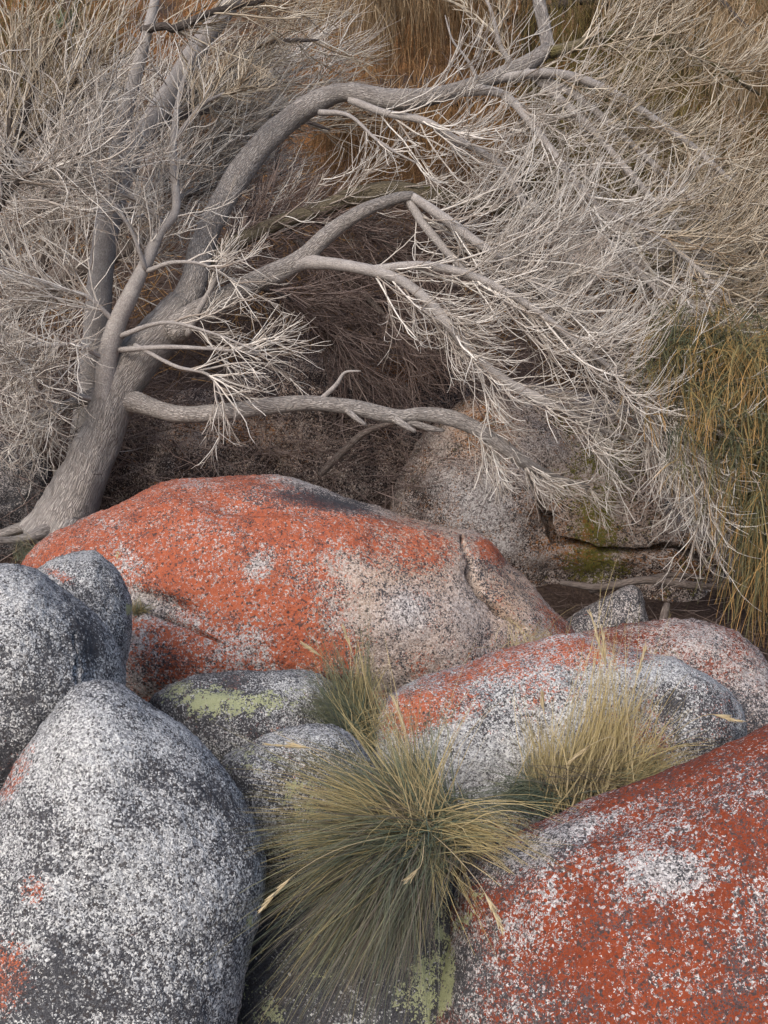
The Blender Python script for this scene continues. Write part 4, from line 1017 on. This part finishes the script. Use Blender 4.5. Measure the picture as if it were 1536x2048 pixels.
tussock('grass_tussock', 'largest grass tussock, spilling green and straw blades down between the foreground boulders', (852, 1668, 2.82), [
    (620, 790, 1440, 42, 30, 2.98, 0.05, 0.01, 0.30, 0.70), (200, 800, 1420, 46, 36, 2.95, 0.05, 0.01, 0.72, 1.0),
    (620, 655, 1525, 60, 34, 2.86, 0.06, 0.02, 0.25, 0.72), (260, 640, 1530, 60, 40, 2.82, 0.06, 0.03, 0.75, 1.0), (700, 570, 1625, 34, 44, 2.75, 0.06, 0.03, 0.35, 1.0),
    (640, 545, 1740, 30, 44, 2.62, 0.05, 0.05, 0.1, 1.0), (700, 540, 1860, 40, 50, 2.56, 0.05, 0.05, 0.0, 0.9),
    (900, 620, 1985, 55, 46, 2.50, 0.04, 0.05, 0.0, 0.75), (760, 720, 1975, 46, 50, 2.48, 0.04, 0.05, 0.0, 0.7), (480, 800, 1920, 36, 50, 2.5, 0.04, 0.05, 0.0, 0.8),
    (240, 880, 1800, 30, 40, 2.58, 0.04, 0.05, 0.2, 1.0), (300, 1045, 1700, 30, 20, 2.64, 0.04, 0.06, 0.4, 1.0), (260, 970, 1610, 40, 18, 2.9, 0.06, 0.03, 0.3, 0.6),
    (90, 620, 1700, 130, 160, 2.62, 0.08, 0.09, 0.75, 1.0), (70, 800, 1560, 130, 80, 2.8, 0.08, 0.06, 0.75, 1.0), (70, 900, 1720, 120, 90, 2.6, 0.06, 0.07, 0.7, 1.0),
    (420, 800, 1715, 70, 36, 2.72, 0.05, 0.01, 0.0, 0.3), (320, 730, 1650, 70, 40, 2.78, 0.05, 0.02, 0.0, 0.3)],
    stalks=[[(850, 1660, 2.8), (760, 1560, 2.75), (640, 1500, 2.75), (545, 1490, 2.75)], [(850, 1660, 2.8), (700, 1690, 2.6), (600, 1740, 2.5), (530, 1810, 2.45)],
            [(860, 1665, 2.75), (900, 1700, 2.6), (960, 1770, 2.45), (1000, 1850, 2.38)], [(850, 1665, 2.75), (848, 1690, 2.6), (842, 1730, 2.55), (822, 1752, 2.52)],
            [(850, 1660, 2.8), (830, 1560, 2.85), (815, 1480, 2.9), (790, 1400, 2.92)]])
tussock('grass_tussock', 'smaller upright green tussock between the orange boulder and the green crusted one', (722, 1475, 3.5), [
    (420, 648, 1308, 38, 34, 3.5, 0.04, 0.03, 0.35, 0.8), (340, 712, 1298, 30, 34, 3.5, 0.04, 0.02, 0.4, 1.0), (220, 756, 1360, 14, 34, 3.5, 0.04, 0.02, 0.35, 0.9),
    (320, 618, 1375, 28, 30, 3.45, 0.04, 0.04, 0.3, 0.62), (160, 640, 1450, 26, 14, 3.42, 0.04, 0.05, 0.2, 0.7), (140, 790, 1440, 18, 22, 3.35, 0.04, 0.04, 0.6, 1.0), (110, 700, 1500, 30, 14, 3.35, 0.03, 0.05, 0.3, 1.0)],
    stalks=[[(722, 1470, 3.5), (720, 1390, 3.5), (708, 1320, 3.5), (690, 1265, 3.5)], [(722, 1470, 3.5), (690, 1380, 3.48), (650, 1320, 3.46), (610, 1290, 3.45)]])
tussock('grass_tussock', 'straw coloured tussock with tall seed stalks against the speckled boulder', [(1075, 1600, 3.08), (1290, 1560, 3.1)], [
    (300, 1098, 1445, 26, 34, 3.12, 0.04, 0.0, 0.6, 1.0, (0, 0.25)), (260, 1175, 1420, 36, 44, 3.15, 0.04, 0.0, 0.62, 1.0, (0.1, 0.5)), (480, 1258, 1335, 38, 50, 3.15, 0.04, 0.0, 0.66, 1.0, (0.2, 0.8)),
    (220, 1310, 1450, 34, 36, 3.1, 0.04, 0.02, 0.6, 1.0, (0.4, 1)), (150, 1370, 1500, 46, 26, 3.05, 0.04, 0.03, 0.62, 1.0, (0.5, 1)), (120, 1340, 1555, 46, 14, 3.0, 0.04, 0.03, 0.5, 1.0, (0.5, 1)),
    (260, 960, 1622, 40, 20, 2.98, 0.05, 0.04, 0.32, 0.62, (0, 0.2)), (160, 1000, 1570, 40, 18, 3.05, 0.04, 0.04, 0.34, 0.7, (0, 0.2)), (260, 1180, 1560, 90, 24, 3.02, 0.05, 0.03, 0.0, 0.6, (0, 1)),
    (90, 1030, 1500, 20, 20, 3.1, 0.03, 0.0, 0.3, 0.9, (0, .15))],
    stalks=[[(1215, 1560, 3.1), (1222, 1460, 3.12), (1215, 1350, 3.14), (1180, 1225, 3.15)], [(1205, 1560, 3.1), (1205, 1460, 3.12), (1212, 1350, 3.14), (1205, 1265, 3.15)], [(1230, 1560, 3.1), (1250, 1450, 3.1), (1270, 1370, 3.1), (1290, 1300, 3.1)],
            [(1190, 1570, 3.05), (1230, 1480, 2.98), (1190, 1485, 2.95), (1150, 1515, 2.94)], [(1250, 1560, 3.1), (1330, 1480, 3.0), (1410, 1430, 2.95), (1470, 1440, 2.92)], [(1100, 1590, 3.05), (1110, 1500, 3.0), (1090, 1440, 3.0), (1085, 1395, 3.0)]])
tussock('grass_tuft', 'tiny grass tuft in the crevice of the orange boulder', (278, 1228, 4.25), [(60, 262, 1195, 10, 8, 4.25, 0.02, 0, 0.4, 1.0), (50, 290, 1192, 10, 8, 4.25, 0.02, 0, 0.4, 1.0), (40, 300, 1215, 8, 6, 4.22, 0.02, 0.01, 0.5, 1.0)], rootr=0.012, cat='grass tuft')
tussock('grass_tuft', 'sparse yellow stalks at the cracked end of the orange boulder', [(1000, 1310, 4.0), (1130, 1290, 4.0)], [(46, 1020, 1240, 26, 24, 4.0, 0.05, 0, 0.75, 1.0), (30, 1100, 1250, 26, 20, 4.0, 0.05, 0, 0.7, 1.0)], rootr=0.04, cat='grass tuft')
tussock('grass_tuft', 'sparse dry stalks between the speckled boulder and the crest boulder', [(1290, 1345, 3.85), (1360, 1350, 3.85)], [(60, 1320, 1300, 26, 22, 3.85, 0.04, 0, 0.6, 1.0), (30, 1350, 1310, 26, 14, 3.85, 0.04, 0, 0.6, 1.0)], rootr=0.03, cat='grass tuft')
tussock('grass_tuft', 'dull grass tuft at the roots of the leaning dead tree', [(40, 1120, 5.3), (80, 1110, 5.3)], [(120, 50, 1080, 20, 12, 5.3, 0.04, 0, 0.0, 0.9), (60, 80, 1090, 20, 10, 5.3, 0.04, 0, 0.2, 0.9)], rootr=0.03, cat='grass tuft')
tussock('strappy_plant', 'bright green strappy leaved plant high on the slope beside the olive bush', (135, 60, 9.8), [(26, 120, 15, 30, 16, 9.7, 0.1, 0.05, 0.5, 0.62), (22, 155, 5, 30, 16, 9.7, 0.1, 0.05, 0.5, 0.66)], width=0.009, cat='plant')

# ------------------------------------------------------------------ litter, fallen branches, dry leaves
def scatter(name, n, x0, x1, y0, y1, length, mat, r, lift=0.03, flat=0.25, K=3):
    x = rng.uniform(x0, x1, n); y = rng.uniform(y0, y1, n)
    p = np.stack([x, y, ground_z(x, y) + rng.uniform(0, lift, n)], -1)
    d = unit(rng.normal(size=(n, 3)) * np.array([1, 1, flat]))
    out = np.empty((n, K, 3)); out[:, 0] = p
    for s in range(1, K):
        d = unit(d + rng.normal(size=(n, 3)) * np.array([0.3, 0.3, 0.12]))
        out[:, s] = out[:, s - 1] + d * (length * rng.uniform(0.5, 1.5, n) / (K - 1))[:, None]
    out[:, :, 2] = np.maximum(out[:, :, 2], ground_z(out[:, :, 0].ravel(), out[:, :, 1].ravel()).reshape(n, K) + 0.003)
    v, q = strands(out, taper(n, K, r, r * 0.6), 3)
    o = mesh_obj(name, v, q, mat, attrs={'rnd': np.repeat(rng.uniform(0, 1, n), K * 3), 'u': np.zeros(len(v))})
    o['kind'] = 'stuff'
    return o


tag(scatter('needle_litter', 5000, -3.2, 3.2, 4.8, 9.0, 0.16, TWIG_BROWN, 0.0022, 0.05), 'brown fallen needles littering the shaded ground under the trees', 'litter')
tag(scatter('dead_bracken', 6000, -4.0, 4.2, 7.6, 13.0, 0.28, HANG_BROWN, 0.004, 0.30, 0.9), 'russet dead bracken and dry stems covering the slope', 'undergrowth')  # russet colour adds to the warm glow painted on the slope
tag(scatter('needle_heap', 3600, -2.4, 0.9, 6.0, 7.4, 0.3, TWIG_BROWN, 0.0024, 0.75, 0.5), 'tangle of fallen brown twigs heaped in the shade below the arching limb', 'brush')
for pts, lab in (([(1120, 1165, 5.75, 5), (1200, 1175, 5.7, 7), (1290, 1160, 5.7, 8), (1380, 1170, 5.65, 7), (1460, 1175, 5.6, 5)], 'long bare fallen branch lying across the gully behind the small rock'),
                 ([(1180, 1185, 5.8, 4), (1260, 1165, 5.75, 5), (1350, 1150, 5.75, 5), (1450, 1165, 5.7, 3)], 'thin bent fallen branch resting against the foot of the outcrop'),
                 ([(1322, 1262, 5.3, 8), (1330, 1225, 5.35, 8), (1335, 1208, 5.4, 7)], 'short broken stub of wood upright in the gully'),
                 ([(640, 950, 6.35, 6), (690, 900, 6.3, 7), (740, 860, 6.3, 6), (850, 830, 6.3, 3)], 'crooked fallen branch in the brush heap below the arching limb')):
    o, path, rad = limb('fallen_branch', pts, BARK_BACK, None, 8, 0.08, seed=90)
    tag(o, lab, 'branch')
